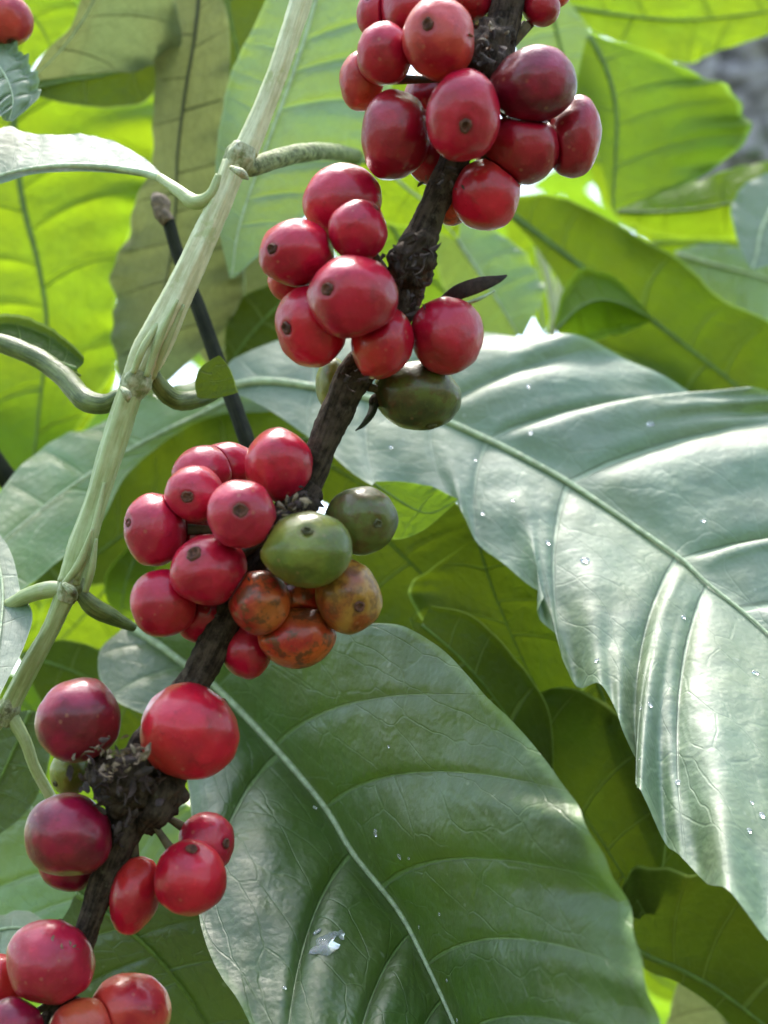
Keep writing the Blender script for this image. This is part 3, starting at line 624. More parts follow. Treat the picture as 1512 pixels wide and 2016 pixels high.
leaf('dark green leaf behind the purple berry, edged by a thin light line',
  mid=[(40,1290),(110,1310),(180,1340),(260,1400),(330,1480)], ri=[(42,1284),(120,1260),(220,1290),(310,1370),(334,1476)], le=[(40,1296),(90,1400),(150,1500),(240,1560),(330,1486)],
  mat='shade', veins=4, plane=(410, 0, 0), amp=-1, vein='green', midw=4, seed=41)
leaf('bluish white shining leaf piece at the left edge under the mint leaf',
  mid=[(-40,1020),(-10,1090),(5,1160),(0,1250),(-20,1380)], ri=[(-30,1020),(18,1080),(40,1160),(62,1230),(-10,1390)], le=[(-60,1020),(-90,1100),(-90,1200),(-80,1300),(-30,1385)],
  mat='glossy', veins=4, plane=(330, 0, -0.12), amp=1.0, vein='pale', midw=4, seed=42,
  petiole=[(140,1160,326),(100,1160,327),(55,1172,328),(15,1195,330),(-20,1215,334)], petr=[12,17,15,14,13], petmat=M_twig2)
leaf('dark green shaded leaf at the left edge below the lowest twig fork',
  mid=[(60,1400),(30,1470),(-10,1560),(-40,1660)], ri=[(70,1400),(100,1480),(60,1590),(-30,1664)], le=[(40,1400),(-60,1460),(-120,1560),(-50,1660)],
  mat='deep', veins=4, plane=(360, 0, 0), amp=-1, vein='green', midw=5, seed=43)
leaf('green leaf with pale flecks behind the lower left berries',
  mid=[(40,1560),(90,1640),(140,1730),(180,1830),(200,1930)], ri=[(60,1550),(190,1620),(250,1720),(280,1840),(204,1930)], le=[(20,1570),(-60,1680),(-40,1800),(60,1900),(196,1934)],
  mat='mint', veins=5, plane=(370, 0, -0.05), amp=1.2, vein='pale', midw=6, seed=44)
leaf('deep green leaf in the bottom left behind the lowest berries',
  mid=[(150,1760),(250,1830),(330,1910),(400,2010),(450,2120)], ri=[(160,1740),(380,1790),(470,1890),(520,2000),(460,2120)], le=[(140,1780),(80,1900),(140,2020),(250,2110),(440,2126)],
  mat='deep', veins=5, plane=(350, 0, 0.01), amp=1.2, vein='green', midw=6, seed=45)
leaf('pale mottled leaf fragment at the left edge above the lowest berries',
  mid=[(-60,1860),(0,1830),(60,1830),(130,1860)], ri=[(-60,1840),(0,1800),(70,1800),(132,1856)], le=[(-60,1880),(0,1900),(60,1900),(130,1866)],
  mat='glossy', veins=3, plane=(345, 0, -0.2), amp=0.8, vein='pale', midw=4, seed=46)

# ------------------------------------------------------------------ shaded leaves between the two big ones
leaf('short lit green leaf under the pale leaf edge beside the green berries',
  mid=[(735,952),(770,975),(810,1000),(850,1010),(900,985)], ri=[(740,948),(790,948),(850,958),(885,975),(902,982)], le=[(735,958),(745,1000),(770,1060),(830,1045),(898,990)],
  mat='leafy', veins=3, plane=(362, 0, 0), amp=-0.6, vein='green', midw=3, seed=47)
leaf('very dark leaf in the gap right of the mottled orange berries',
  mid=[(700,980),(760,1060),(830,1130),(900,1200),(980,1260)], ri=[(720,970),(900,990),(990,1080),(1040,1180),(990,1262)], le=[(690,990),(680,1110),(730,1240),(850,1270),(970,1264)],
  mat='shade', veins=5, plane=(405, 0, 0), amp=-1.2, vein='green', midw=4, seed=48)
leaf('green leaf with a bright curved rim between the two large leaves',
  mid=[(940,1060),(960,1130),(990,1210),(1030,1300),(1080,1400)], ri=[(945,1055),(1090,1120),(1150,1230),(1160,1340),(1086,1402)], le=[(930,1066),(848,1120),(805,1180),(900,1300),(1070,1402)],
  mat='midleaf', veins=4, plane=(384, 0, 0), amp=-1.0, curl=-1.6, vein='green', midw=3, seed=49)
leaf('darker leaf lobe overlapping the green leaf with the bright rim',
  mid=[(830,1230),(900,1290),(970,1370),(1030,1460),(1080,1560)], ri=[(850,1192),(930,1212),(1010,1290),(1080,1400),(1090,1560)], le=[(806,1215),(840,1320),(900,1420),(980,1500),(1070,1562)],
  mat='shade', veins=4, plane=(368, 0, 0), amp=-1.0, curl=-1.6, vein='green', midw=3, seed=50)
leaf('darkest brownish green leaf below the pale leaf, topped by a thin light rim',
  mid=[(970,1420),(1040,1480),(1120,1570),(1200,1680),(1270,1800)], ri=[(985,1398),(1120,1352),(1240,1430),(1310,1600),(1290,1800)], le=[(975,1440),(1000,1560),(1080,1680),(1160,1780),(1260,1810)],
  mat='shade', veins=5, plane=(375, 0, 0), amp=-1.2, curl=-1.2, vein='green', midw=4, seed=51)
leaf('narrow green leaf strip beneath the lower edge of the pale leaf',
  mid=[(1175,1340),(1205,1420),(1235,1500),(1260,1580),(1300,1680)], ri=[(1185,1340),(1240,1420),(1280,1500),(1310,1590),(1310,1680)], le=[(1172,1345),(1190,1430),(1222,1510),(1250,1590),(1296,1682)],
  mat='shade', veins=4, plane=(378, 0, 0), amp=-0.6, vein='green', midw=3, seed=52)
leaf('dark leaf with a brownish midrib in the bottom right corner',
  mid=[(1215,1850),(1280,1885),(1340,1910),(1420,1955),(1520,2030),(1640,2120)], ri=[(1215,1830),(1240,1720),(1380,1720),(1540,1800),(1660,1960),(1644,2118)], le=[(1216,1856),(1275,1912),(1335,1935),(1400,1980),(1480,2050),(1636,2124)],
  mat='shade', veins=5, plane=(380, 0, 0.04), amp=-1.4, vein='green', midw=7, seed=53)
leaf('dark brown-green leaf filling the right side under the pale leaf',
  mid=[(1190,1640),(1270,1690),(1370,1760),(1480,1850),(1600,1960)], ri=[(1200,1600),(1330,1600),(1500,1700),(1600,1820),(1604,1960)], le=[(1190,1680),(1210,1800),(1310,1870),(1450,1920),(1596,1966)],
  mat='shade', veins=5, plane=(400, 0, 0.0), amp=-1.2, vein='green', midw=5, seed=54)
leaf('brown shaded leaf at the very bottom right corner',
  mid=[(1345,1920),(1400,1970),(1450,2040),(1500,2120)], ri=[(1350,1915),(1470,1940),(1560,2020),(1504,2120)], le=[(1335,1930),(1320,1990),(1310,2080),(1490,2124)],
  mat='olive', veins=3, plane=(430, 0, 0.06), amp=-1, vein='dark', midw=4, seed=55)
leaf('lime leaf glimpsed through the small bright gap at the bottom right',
  mid=[(1260,1890),(1300,1930),(1340,1950),(1390,1960)], ri=[(1262,1880),(1310,1890),(1350,1920),(1390,1956)], le=[(1250,1900),(1280,1955),(1330,1975),(1388,1966)],
  mat='young', veins=3, plane=(560, 0, 0), amp=-1, vein='green', midw=4, seed=56)

# ------------------------------------------------------------------ twig
tw = thing('green_twig', P(15, 1405, 330), 'pale ridged green twig running down the left side of the photo', 'twig')
tube('stem', [(612,-60,338),(590,10,338),(555,118,337),(512,232,336),(482,300,335)], [21,21,20,22,26], M_twig, tw, seg=40, n=60, flute=0.05, rough=0.05, nfl=6)
tube('stem', [(462,322,334),(432,400,333),(390,495,332),(335,612,331),(296,690,331),(268,748,331)], [24,23,26,31,36,29], M_twig, tw, seg=48, n=80, flute=0.08, rough=0.05, nfl=6)
tube('stem', [(262,755,330),(243,815,330),(216,900,329),(188,990,328),(162,1070,327),(140,1150,326)], [23,25,24,22,26,28], M_twig2, tw, seg=40, n=70, flute=0.08, rough=0.05)
tube('stem', [(138,1150,326),(102,1235,327),(55,1320,329),(14,1400,330)], [22,17,19,19], M_twig2, tw, seg=36, n=50, flute=0.08, rough=0.05)
tube('stem', [(14,1398,330),(48,1455,330),(68,1510,331),(100,1570,333),(120,1620,336)], [15,12,11,11,10], M_twig2, tw, seg=24, n=40, flute=0.06, rough=0.05)
tube('stem', [(14,1398,330),(-20,1440,330),(-60,1500,332)], [17,15,13], M_twig2, tw, seg=24, n=20, flute=0.06)
for (x, y, d, r) in ((470,312,334,27),(266,756,330,27),(138,1156,326,24),(14,1400,330,20)):
    tube('node', [(x+12,y-26,d),(x+3,y-6,d),(x-3,y+8,d),(x-10,y+28,d)], [r*0.9,r*1.12,r*1.05,r*0.8], M_node, tw, seg=36, n=30, flute=0.07, rough=0.16)
# ridges where the side stalks leave the twig
for a in ([(335,600,331),(285,680,326),(262,735,326)], [(350,590,327),(312,670,327),(288,742,327)], [(362,600,329),(325,680,329),(300,745,330)], [(182,1040,322),(158,1105,322),(128,1148,322)], [(190,1060,323),(180,1120,323),(168,1165,324)], [(205,950,326),(178,1070,324),(150,1140,323)]):
    tube('ridge', a, [3, 8, 6], M_twig2, tw, seg=10, n=20, rough=0.1)
for (a, b) in (((455,330,326),(488,352,330)), ((240,765,324),(252,790,325)), ((126,1150,321),(150,1178,322))):
    tube('stipule', [a, ((a[0]+b[0])/2+4, (a[1]+b[1])/2, a[2]-2), b], [5, 9, 3], M_node, tw, seg=10, n=10, rough=0.2)
# thin dark stem
ds = thing('dark_stem', P(490,880,352), 'thin blackish stem hanging behind the twig with a dry knob on top', 'stem')
tube('stem', [(330,432,372),(352,505,370),(392,610,366),(432,720,362),(462,800,358),(492,885,354),(520,960,352)], [13,13,15,15,16,16,16], M_dark, ds, seg=20, rough=0.05)
tube('dry_knob', [(305,385,374),(314,400,373),(320,420,372),(332,438,371)], [9,18,17,12], M_flakel, ds, seg=20, n=24, rough=0.35)
ds2 = thing('dark_stem', P(30,965,420), 'short dark stem end poking in at the left edge above the mint leaf', 'stem')
tube('stem', [(-30,890,400),(0,925,400),(34,970,400)], [26,22,20], M_dark, ds2, seg=16, rough=0.05)

# ------------------------------------------------------------------ fruiting branch
br = thing('coffee_branch', P(150, 1900, 300), 'dark brown woody branch carrying the red coffee berries diagonally across the photo', 'branch')
bpath = [(1012,-60,303),(995,30,302),(970,120,301),(930,230,300),(890,330,300),(850,415,300),(812,510,300),(800,590,300),(750,670,300),(695,745,300),(652,835,300),(612,935,300),(575,1010,300),(520,1090,302),(465,1180,302),(430,1250,300),(390,1330,300),(330,1420,300),(280,1510,300),(250,1610,298),(205,1735,297),(170,1835,297),(140,1920,297),(80,2080,297)]
brad = [34,32,37,31,29,29,36,31,30,36,31,29,38,31,32,32,32,38,46,41,28,24,24,26]
tube('bark', bpath, brad, M_bark, br, seg=40, n=330, rough=0.13, flute=0.02, seed=4)
def flakes(cx, cy, d, spread, n, mat, size=9, name='dry_flower_remnant', seed=0):
    r = random.Random(seed); vs = []; fs = []
    for i in range(n):
        x, y = cx+r.gauss(0, spread), cy+r.gauss(0, spread); c = np.array(P(x, y, d+r.uniform(-5, 4)))
        u = np.array([r.gauss(0, 1) for _ in range(3)]); u /= np.linalg.norm(u); v = np.cross(u, [r.gauss(0, 1) for _ in range(3)]); v /= np.linalg.norm(v); w_ = np.cross(u, v)
        L = size*r.uniform(0.6, 1.6)*K*d*0.001; b = len(vs); m = 5
        for k in range(m+1):
            t = k/m; wd = L*0.45*math.sin(math.pi*(0.15+0.8*t))
            p = c+u*L*(t*2-1)+w_*L*0.35*math.sin(t*3)
            for a in range(4):
                th = a*math.pi/2; vs.append(p+v*wd*math.cos(th)*r.uniform(0.8, 1.2)+w_*wd*0.35*math.sin(th))
        for k in range(m):
            for a in range(4): fs.append([b+k*4+a, b+k*4+(a+1) % 4, b+(k+1)*4+(a+1) % 4, b+(k+1)*4+a])
        fs.append([b, b+1, b+2, b+3]); fs.append([b+m*4+a for a in range(4)])
    o = link(name, vs, fs, mat, br, smooth=False)
for (x, y, d, sp, n, mt, sz) in ((960,110,291,24,26,M_flake,10),(960,60,290,14,10,M_flakel,8),(870,350,292,16,14,M_flake,8),(800,515,290,26,46,M_flake,12),(815,590,290,14,16,M_flake,9),(700,740,292,16,16,M_flake,9),
      (575,1005,291,20,26,M_flakel,9),(590,1000,290,16,20,M_flake,9),(480,1180,292,26,22,M_flake,9),(225,1495,286,24,34,M_flakel,10),(215,1535,286,30,46,M_flake,14),(300,1545,290,22,20,M_flake,14),(275,1490,284,12,10,M_flakel,12),(250,1620,290,16,14,M_flake,11),(130,1860,288,14,14,M_flakel,8)):
    flakes(x, y, d, sp, n, mt, sz, seed=int(x*7+y))
# swollen fruiting joints
for (path, rad) in (([(845,455,299),(815,510,297),(808,560,298)],[22,42,30]), ([(320,1480,298),(265,1530,295),(235,1590,297)],[30,48,34]), ([(330,1500,297),(325,1560,296),(280,1630,297)],[18,42,26]), ([(615,960,299),(582,1003,297),(560,1040,300)],[24,40,26]),
       ([(190,1500,297),(215,1540,294),(250,1560,296)],[20,42,30]), ([(985,60,301),(955,110,297),(930,170,299)],[30,50,34])):
    tube('swollen_joint', path, rad, M_bark, br, seg=32, n=30, rough=0.45, seed=path[0][0])
bc = thing('dry_bract', P(866,592,300), 'small dark pointed bract sticking out right of the knotted joint', 'bract')
leafm = tube('blade', [(862,594,302),(900,576,298),(945,560,296),(980,550,296),(998,542,297)], [4,15,15,8,2], M_flake, bc, seg=14, n=26, flat=0.25)
tube('rim', [(905,600,297),(940,590,295),(975,572,295)], [2,4,2], MV['pale'], bc, seg=8, n=14)
sp = thing('thorn_spur', P(735,790,300), 'little curved dark green spur below the unripe brown-green berry', 'spur')
tube('spur', [(738,785,302),(732,812,300),(716,835,298),(700,848,297)], [9,8,5,1], M_dark, sp, seg=12, n=20)
tube('base_scale', [(744,778,303),(738,788,302),(734,800,301)], [8,12,9], M_bark, sp, seg=12, n=10, rough=0.2)

# ------------------------------------------------------------------ berries
CM = {
 'red': cherry_material('cherry_red', (0.45, 0.004, 0.030), (0.31, 0.003, 0.020), (0.40, 0.03, 0.03)),
 'bright': cherry_material('cherry_bright_red', (0.52, 0.006, 0.026), (0.39, 0.003, 0.022), (0.5, 0.05, 0.02)),
 'pink': cherry_material('cherry_pink_red', (0.46, 0.012, 0.044), (0.36, 0.006, 0.030), (0.42, 0.05, 0.05)),
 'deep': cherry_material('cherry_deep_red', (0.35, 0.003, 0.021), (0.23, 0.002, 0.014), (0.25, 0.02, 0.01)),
 'purple': cherry_material('cherry_purple_red', (0.28, 0.004, 0.032), (0.16, 0.003, 0.020), (0.2, 0.03, 0.02), blush=0.8),
 'orange': cherry_material('cherry_orange_red', (0.50, 0.045, 0.034), (0.44, 0.010, 0.026), (0.5, 0.12, 0.03), blush=0.8),
 'amber': cherry_material('cherry_amber', (0.36, 0.17, 0.028), (0.34, 0.07, 0.016), (0.26, 0.19, 0.03), blush=0.9, mottle=0.6),
 'mottled': cherry_material('cherry_mottled', (0.52, 0.085, 0.018), (0.42, 0.014, 0.014), (0.3, 0.1, 0.02), blush=0.9, mottle=0.85),
 'green': cherry_material('cherry_green', (0.19, 0.21, 0.03), (0.11, 0.14, 0.016), (0.20, 0.24, 0.05), blush=0.8, rough=0.34, mottle=0.12),
 'olive': cherry_material('cherry_olive', (0.10, 0.11, 0.022), (0.05, 0.05, 0.014), (0.13, 0.15, 0.04), blush=0.9, rough=0.34, mottle=0.45),
}
GA, GB, GC, GD, GE = 'berries of the top cluster', 'berries of the second cluster', 'berries of the third cluster', 'berries of the fourth cluster', 'berries of the bottom left cluster'
NA, NB, NC, ND, NE = (955,150,301), (790,580,300), (560,1040,301), (265,1560,298), (120,1960,298)
T = [
 # x, y, rx, ry, z, mat, nav, rot, group, node, label
 (748,28,44,52,6,'pink',(-.5,-.4),0,GA,NA,'pinkish berry cut by the top edge, leftmost along that edge'),
 (808,22,56,62,2,'deep',(-.2,-.9),0,GA,NA,'deep red berry behind and left of the orange-pink one at the top'),
 (865,76,67,77,-11,'orange',(-.36,-.10),-12,GA,NA,'orange-pink berry with a small dark scar facing out near the top edge'),
 (912,2,58,46,4,'deep',(.1,-.9),0,GA,NA,'dark red berry above the orange-pink one, cut by the top edge'),
 (757,106,52,58,-5,'red',(-.1,-.95),0,GA,NA,'red berry left of the orange-pink one in the top cluster'),
 (712,158,42,56,2,'orange',(-.6,-.85),0,GA,NA,'orange-tinted berry at the far left of the top cluster with a dry tip'),
 (778,265,64,84,-4,'deep',(-.35,.9),8,GA,NA,'big deep red berry at the lower left of the top cluster'),
 (912,228,68,86,-13,'red',(.02,.42),5,GA,NA,'front berry of the top cluster, dark round scar facing the viewer'),
 (1050,166,82,68,-8,'purple',(.75,.5),-8,GA,NA,'wine red oval berry lying sideways right of the branch at the top'),
 (1130,270,50,77,0,'deep',(.5,.85),8,GA,NA,'dark red berry at the far right of the top cluster'),
 (1030,292,70,66,-3,'deep',(.78,-.35),0,GA,NA,'dark reddish berry with a pale dry fleck on its right shoulder'),
 (958,383,62,68,-2,'bright',(.1,.95),0,GA,NA,'orange-glowing berry lowest in the top cluster'),
 (890,405,34,38,8,'mottled',(-.2,.9),0,GA,NA,'brownish red berry mostly hidden right of the branch under the top cluster'),
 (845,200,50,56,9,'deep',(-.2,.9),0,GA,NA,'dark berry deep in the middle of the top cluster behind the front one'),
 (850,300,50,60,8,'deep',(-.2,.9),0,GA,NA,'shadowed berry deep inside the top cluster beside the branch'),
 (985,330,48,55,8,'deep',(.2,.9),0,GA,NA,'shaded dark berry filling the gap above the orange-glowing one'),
 (1064,14,37,36,4,'deep',(.3,.8),20,GA,NA,'small dark red berry right of the branch at the top edge'),
 (1092,-12,30,26,8,'orange',(.3,.8),0,GA,NA,'orange sliver of a berry right of the branch on the top edge'),
 (673,395,74,69,0,'red',(.85,.35),0,GB,NB,'topmost berry of the second cluster'),
 (704,456,56,58,-8,'red',(.6,-.7),0,GB,NB,'medium red berry just below the topmost of the second cluster'),
 (584,497,71,63,-6,'red',(-.62,0),-8,GB,NB,'berry with a brown open scar at the far left of the second cluster'),
 (568,552,40,40,2,'orange',(-.5,.6),0,GB,NB,'orange edged berry hidden under the far left one of the second cluster'),
 (695,584,84,76,-15,'red',(-.56,-.08),0,GB,NB,'largest front berry in the middle of the second cluster, pinhole scar at its left'),
 (613,643,67,76,-6,'bright',(-.68,.12),-10,GB,NB,'red berry with a tan ringed scar at the lower left of the second cluster'),
 (753,676,57,69,-8,'bright',(.6,-.62),20,GB,NB,'bright red berry at the bottom of the second cluster against the branch'),
 (880,661,68,72,-4,'red',(.4,-.9),0,GB,NB,'pinkish red berry right of the branch under the dark bract'),
 (822,778,80,66,3,'olive',(.3,.9),10,GB,(715,760,300),'dull brown-green unripe berry hanging below the second cluster'),
 (655,758,32,52,8,'green',(-.4,.8),0,GB,(700,750,300),'pale grey-green berry sliver left of the branch below the second cluster'),
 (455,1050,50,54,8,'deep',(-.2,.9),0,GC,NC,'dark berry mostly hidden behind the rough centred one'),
 (402,928,60,48,4,'pink',(-.4,-.8),0,GC,NC,'pink berry at the top left of the third cluster, behind the others'),
 (445,915,62,42,7,'pink',(.1,-.95),0,GC,NC,'half hidden pink berry between the two top ones of the third cluster'),
 (549,916,64,68,-3,'red',(.75,-.55),0,GC,NC,'round red berry touching the branch at the top of the third cluster'),
 (384,972,56,52,-4,'pink',(-.15,.12),0,GC,NC,'berry with a wide dark purple scar in the upper left of the third cluster'),
 (476,1012,64,64,-14,'pink',(.05,-.12),0,GC,NC,'front berry of the third cluster with a brown rough centre facing the viewer'),
 (306,1043,58,68,-2,'pink',(-.78,-.2),0,GC,NC,'leftmost berry of the third cluster'),
 (410,1122,71,66,-9,'red',(-.3,-.5),0,GC,NC,'large red berry in the middle of the third cluster below the rough centred one'),
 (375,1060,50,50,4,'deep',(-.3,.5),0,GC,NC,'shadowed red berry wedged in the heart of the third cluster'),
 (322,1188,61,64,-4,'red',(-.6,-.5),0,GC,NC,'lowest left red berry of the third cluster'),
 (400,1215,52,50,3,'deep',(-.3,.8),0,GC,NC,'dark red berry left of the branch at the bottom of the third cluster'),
 (605,1082,87,70,-13,'green',(.03,-.52),0,GC,NC,'plump olive green unripe berry in front of the third cluster'),
 (713,1024,68,63,-3,'olive',(.45,.1),0,GC,NC,'dark speckled green berry behind the plump green one at right'),
 (686,1174,62,70,-6,'amber',(.35,.22),-10,GC,NC,'amber and brown half ripe berry with a dark spot, right end of the third cluster'),
 (512,1186,58,60,-8,'mottled',(-.3,-.2),0,GC,NC,'orange-red berry just right of the branch under the plump green one'),
 (586,1185,58,64,0,'mottled',(.1,.6),0,GC,NC,'brownish shrivelled berry squeezed between the orange-red and amber ones'),
 (586,1252,74,60,-3,'mottled',(-.2,.75),-12,GC,NC,'blotchy orange-brown berry at the bottom right of the third cluster'),
 (486,1280,46,54,2,'red',(.3,.85),0,GC,(445,1220,300),'red berry hanging lowest under the third cluster beside the branch'),
 (155,1418,82,76,-6,'purple',(-.85,-.5),-38,GD,ND,'purple red egg shaped berry at the upper left of the fourth cluster'),
 (371,1440,93,90,-8,'bright',(.75,-.62),0,GD,ND,'biggest round shiny red berry of the photo, alone right of the brown knot'),
 (134,1646,82,77,-9,'purple',(-.1,-.98),30,GD,ND,'purple berry left of the branch below the brown knot'),
 (132,1706,54,46,1,'purple',(0,.9),10,GD,ND,'nearly black berry peeping under the purple one'),
 (374,1729,67,70,-10,'bright',(.1,-.9),0,GD,ND,'glossy scarlet berry at the right of the fourth cluster'),
 (406,1660,52,58,-1,'pink',(.8,-.1),0,GD,ND,'dusty pink red berry behind the glossy scarlet one'),
 (266,1762,46,74,-3,'bright',(-.05,.85),14,GD,ND,'slim red berry hanging beside the branch below the brown knot'),
 (138,1520,38,44,6,'green',(-.6,.4),0,GD,ND,'small pale green berry hidden between the two purple ones'),
 (98,1895,81,80,-8,'pink',(.15,-.85),0,GE,NE,'large pink red berry at the top of the bottom left cluster'),
 (255,1992,78,70,-5,'orange',(.3,-.85),0,GE,NE,'salmon red berry at the right of the bottom left cluster'),
 (165,2022,64,54,-10,'orange',(0,.9),0,GE,NE,'light orange berry at the bottom edge between its pink and salmon neighbours'),
 (22,2020,58,52,-11,'purple',(-.2,-.6),0,GE,NE,'shiny magenta berry in the bottom left corner'),
 (4,1935,44,54,0,'bright',(-.5,.2),0,GE,NE,'red berry cut by the left edge in the bottom left cluster'),
 (195,2060,60,60,6,'deep',(0,.9),0,GE,NE,'dark berry low behind the orange and salmon ones at the bottom edge'),
]
for q in T: NEIGH.append((np.array(P(q[0], q[1], 300+q[4])), (q[2]+q[3])/2*K*(300+q[4])*0.001*1.09))
for (x, y, rx, ry, z, mt, nav, rot, g, nd, lab) in T:
    cherry(lab, x, y, rx, ry, z, CM[mt], nav, rot, g, node=nd, navsize=1.2 if 'wide' in lab or 'rough' in lab else (0.85 if 'scar' in lab or 'spot' in lab else (0.7 if mt in ('green','olive','amber') or 'topmost' in lab or 'leftmost' in lab else 0.42)), scarmat=M_scarg if mt in ('green', 'olive') else None)
cherry('lone orange-red berry at the top left edge of the photo', 10, 38, 52, 50, 60, CM['orange'], (.3,.9), 0, None, d0=300)
leaf('crumpled shiny green leaf tip at the left edge beneath the lone orange berry', mid=[(-60,60),(-20,110),(10,150),(25,195),(18,238)], ri=[(-50,50),(20,98),(52,140),(68,190),(24,240)], le=[(-70,70),(-60,140),(-40,200),(-20,232),(14,240)], mat='glossy', veins=6, plane=(350, 0, -0.07), amp=3.5, wave=2.5, wavef=1.4, fold=(-8, 10), curl=-2, vein='pale', midw=4, seed=61)

# ------------------------------------------------------------------ water drops on the big leaves
from mathutils.bvhtree import BVHTree
def water():
    m, nt = newmat('water')
    pr = N(nt, 'ShaderNodeBsdfPrincipled'); pr.inputs['Base Color'].default_value = (0.95, 0.97, 1, 1); pr.inputs['Roughness'].default_value = 0.04
    pr.inputs['Transmission Weight'].default_value = 0.85; pr.inputs['IOR'].default_value = 1.33; pr.inputs['Specular IOR Level'].default_value = 1.0
    out = N(nt, 'ShaderNodeOutputMaterial'); nt.links.new(pr.outputs[0], out.inputs[0]); return m
MW = water()
def drops(root_label, pts, label, group):
    root = [o for o in bpy.data.objects if o.get('label', '').startswith(root_label)][0]
    bl = [c for c in root.children if c.name.startswith('blade')][0]
    off = root.location
    bvh = BVHTree.FromPolygons([v.co+off for v in bl.data.vertices], [list(p.vertices) for p in bl.data.polygons])
    r = random.Random(5)
    for k, (x, y, rad, el) in enumerate(pts):
        dr = (P(x, y, 1000)-CAMP).normalized(); h, n, i, dd = bvh.ray_cast(CAMP, dr)
        if h is None: continue
        if n.dot(dr) > 0: n = -n
        sc = 0.85*rad*K*dd; t1 = n.orthogonal().normalized(); t2 = n.cross(t1); vs = []; fs = []; A, B = 20, 7
        lob = [r.uniform(0, 6.28) for _ in range(3)]
        for b in range(B):
            f = b/(B-1); rr = math.cos(f*math.pi/2); hh = math.sin(f*math.pi/2)*0.42/max(1, el*0.8)
            for a in range(A):
                th = 2*math.pi*a/A; j = 1+0.10*math.sin(2*th+lob[0])+0.08*math.sin(3*th+lob[1])+(0.25*math.sin(3*th+lob[2])+0.18*math.sin(5*th+lob[0]) if el > 1.5 else 0)
                vs.append(h+(t1*math.cos(th)*el**0.5+t2*math.sin(th))*sc*rr*j+n*(hh*sc+0.00003))
        for b in range(B-1):
            for a in range(A): fs.append([b*A+a, b*A+(a+1) % A, (b+1)*A+(a+1) % A, (b+1)*A+a])
        fs.append([(a) for a in range(A)][::-1])
        V = np.array([list(v) for v in vs])-np.array(h)
        o = link('water_droplet', V, fs, MW); o.location = h
        tag(o, label if el < 1.5 else 'irregular splash of water lying on the dark green glossy leaf', 'water droplet', group)
drops('largest pale', [(1152,1103,10,1),(1078,1068,6,1),(1010,985,5,1),(1040,700+60,5,1),(1280,835,8,1.2),(1045,852,5,1),(1175,1300,6,1),(1345,1215,6,1),(1487,1325,8,1),(1280,1388,7,1),(1262,1395,5,1),(1260,1493,4,1),(1475,1635,7,1),(1480,1640-60,5,1),(1335,1540,8,1),(1500,1605,8,1),(950,1010,5,1),(935,905,4,1),(1385,1025,5,1),(770,880,4,1)],
      'tiny clear water droplet sitting on the largest pale blue-green leaf', 'water droplets on the pale leaf')
drops('broad dark', [(786,1686,7,1),(805,1690,4,1),(640,1862,27,1.9),(668,1840,12,1.6),(625,1835,10,1.0),(740,1640,9,1),(765,1470,4,1),(560,1945,5,1),(825,1825,4,1),(865,1800,4,1),(880,1930,4,1),(620,1590,6,1),(900,2008,4,1)],
      'tiny clear water droplet sitting on the dark green glossy leaf', 'water droplets on the dark leaf')
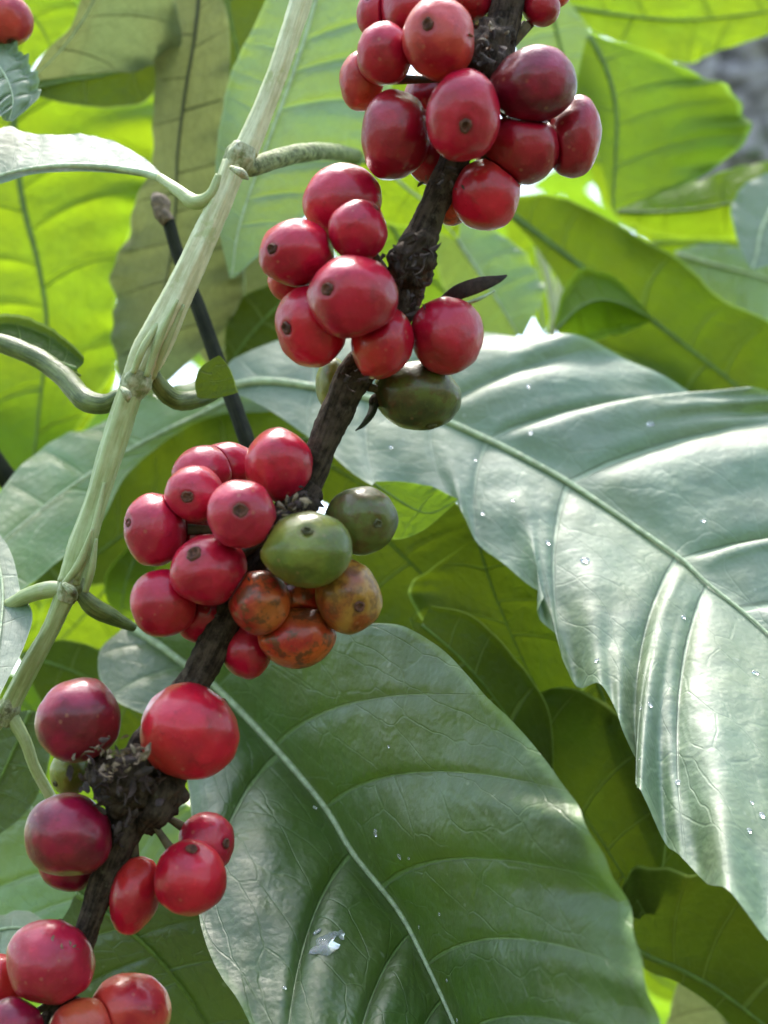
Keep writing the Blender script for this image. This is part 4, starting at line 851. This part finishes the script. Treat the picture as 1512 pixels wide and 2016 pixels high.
# ------------------------------------------------------------------ background
def tree_trunk(lab, x, y, d, rad):
    o = thing('tree', P(x, y+900, d), lab, 'tree')
    m = stem_material('grey_tree_bark', (0.07, 0.06, 0.06), (0.42, 0.38, 0.40), 0.1, 0.9, 60, (0.10, 0.14, 0.04), 1.0)
    tube('trunk', [(x-60,y-1500,d),(x-20,y-500,d),(x,y+100,d),(x+20,y+900,d)], [rad*0.8,rad*0.9,rad,rad*1.1], m, o, seg=64, n=120, rough=0.10)
    return o
tree_trunk('grey speckled tree trunk blurred far behind at the upper right', 1560, 250, 1300, 230)
def shrub():
    """far undergrowth: one mass of leaf-sized faces, with an added unseen ring that blocks sky light"""
    r = np.random.default_rng(3); vs = []; fs = []; b = 0
    for i in range(17000):
        ring = i >= 9000
        d = r.uniform(1500, 3500); x = r.uniform(-2200, 3700); y = r.uniform(-2600, 4200)
        dn = noise.noise(Vector((x*0.0016, y*0.0016, 3)))
        if dn < -0.22 and r.random() < 0.75: continue
        c = np.array(P(x, y, d))
        if ring:   # added foliage ring, out of view, to block low sky behind the camera
            a = r.uniform(math.radians(115), math.radians(425)); rd = r.uniform(1.5, 2.6); c = np.array([math.cos(a)*rd, math.sin(a)*rd, 3.1*r.random()**0.8+0.25*math.sin(a*5)])
            if abs(math.atan2(c[0], c[1])) < 0.6: continue
        L = r.uniform(0.05, 0.09)
        u = r.normal(size=3); u[2] -= 0.6; u /= np.linalg.norm(u); v = np.cross(u, r.normal(size=3)); v /= np.linalg.norm(v); w_ = np.cross(u, v)
        for (t, wd) in ((0, 0.02), (0.3, 0.32), (0.6, 0.34), (1, 0.02)):
            p = c+u*L*(t-.5)*2; s = w_*L*0.25*(t-0.5)**2
            vs += [p-v*L*wd-s, p-s*2+w_*L*0.05, p+v*L*wd-s]
        for k in range(3):
            a = b+k*3; fs += [[a, a+1, a+4, a+3], [a+1, a+2, a+5, a+4]]
        b += 12
    m, nt = newmat('far_foliage')
    tc = N(nt, 'ShaderNodeTexCoord').outputs['Object']
    c = mixc(nt, ramp(nt, noise_tex(nt, tc, 3, 3), 0.35, 0.65), (0.05, 0.10, 0.015), (0.11, 0.19, 0.02))
    c2 = mixc(nt, ramp(nt, noise_tex(nt, tc, 4, 3), 0.35, 0.65), (0.2, 0.4, 0.02), (0.4, 0.65, 0.03))
    pr = N(nt, 'ShaderNodeBsdfPrincipled'); nt.links.new(c, pr.inputs['Base Color']); pr.inputs['Roughness'].default_value = 0.45
    tr = N(nt, 'ShaderNodeBsdfTranslucent'); nt.links.new(c2, tr.inputs['Color'])
    mx = N(nt, 'ShaderNodeMixShader'); mx.inputs[0].default_value = 0.5; nt.links.new(pr.outputs[0], mx.inputs[1]); nt.links.new(tr.outputs[0], mx.inputs[2])
    out = N(nt, 'ShaderNodeOutputMaterial'); nt.links.new(mx.outputs[0], out.inputs[0])
    tag(link('undergrowth', vs, fs, m), 'blurred mass of green foliage far behind the coffee plant, plus an added unseen ring round the camera', 'foliage', kind='stuff')
shrub()
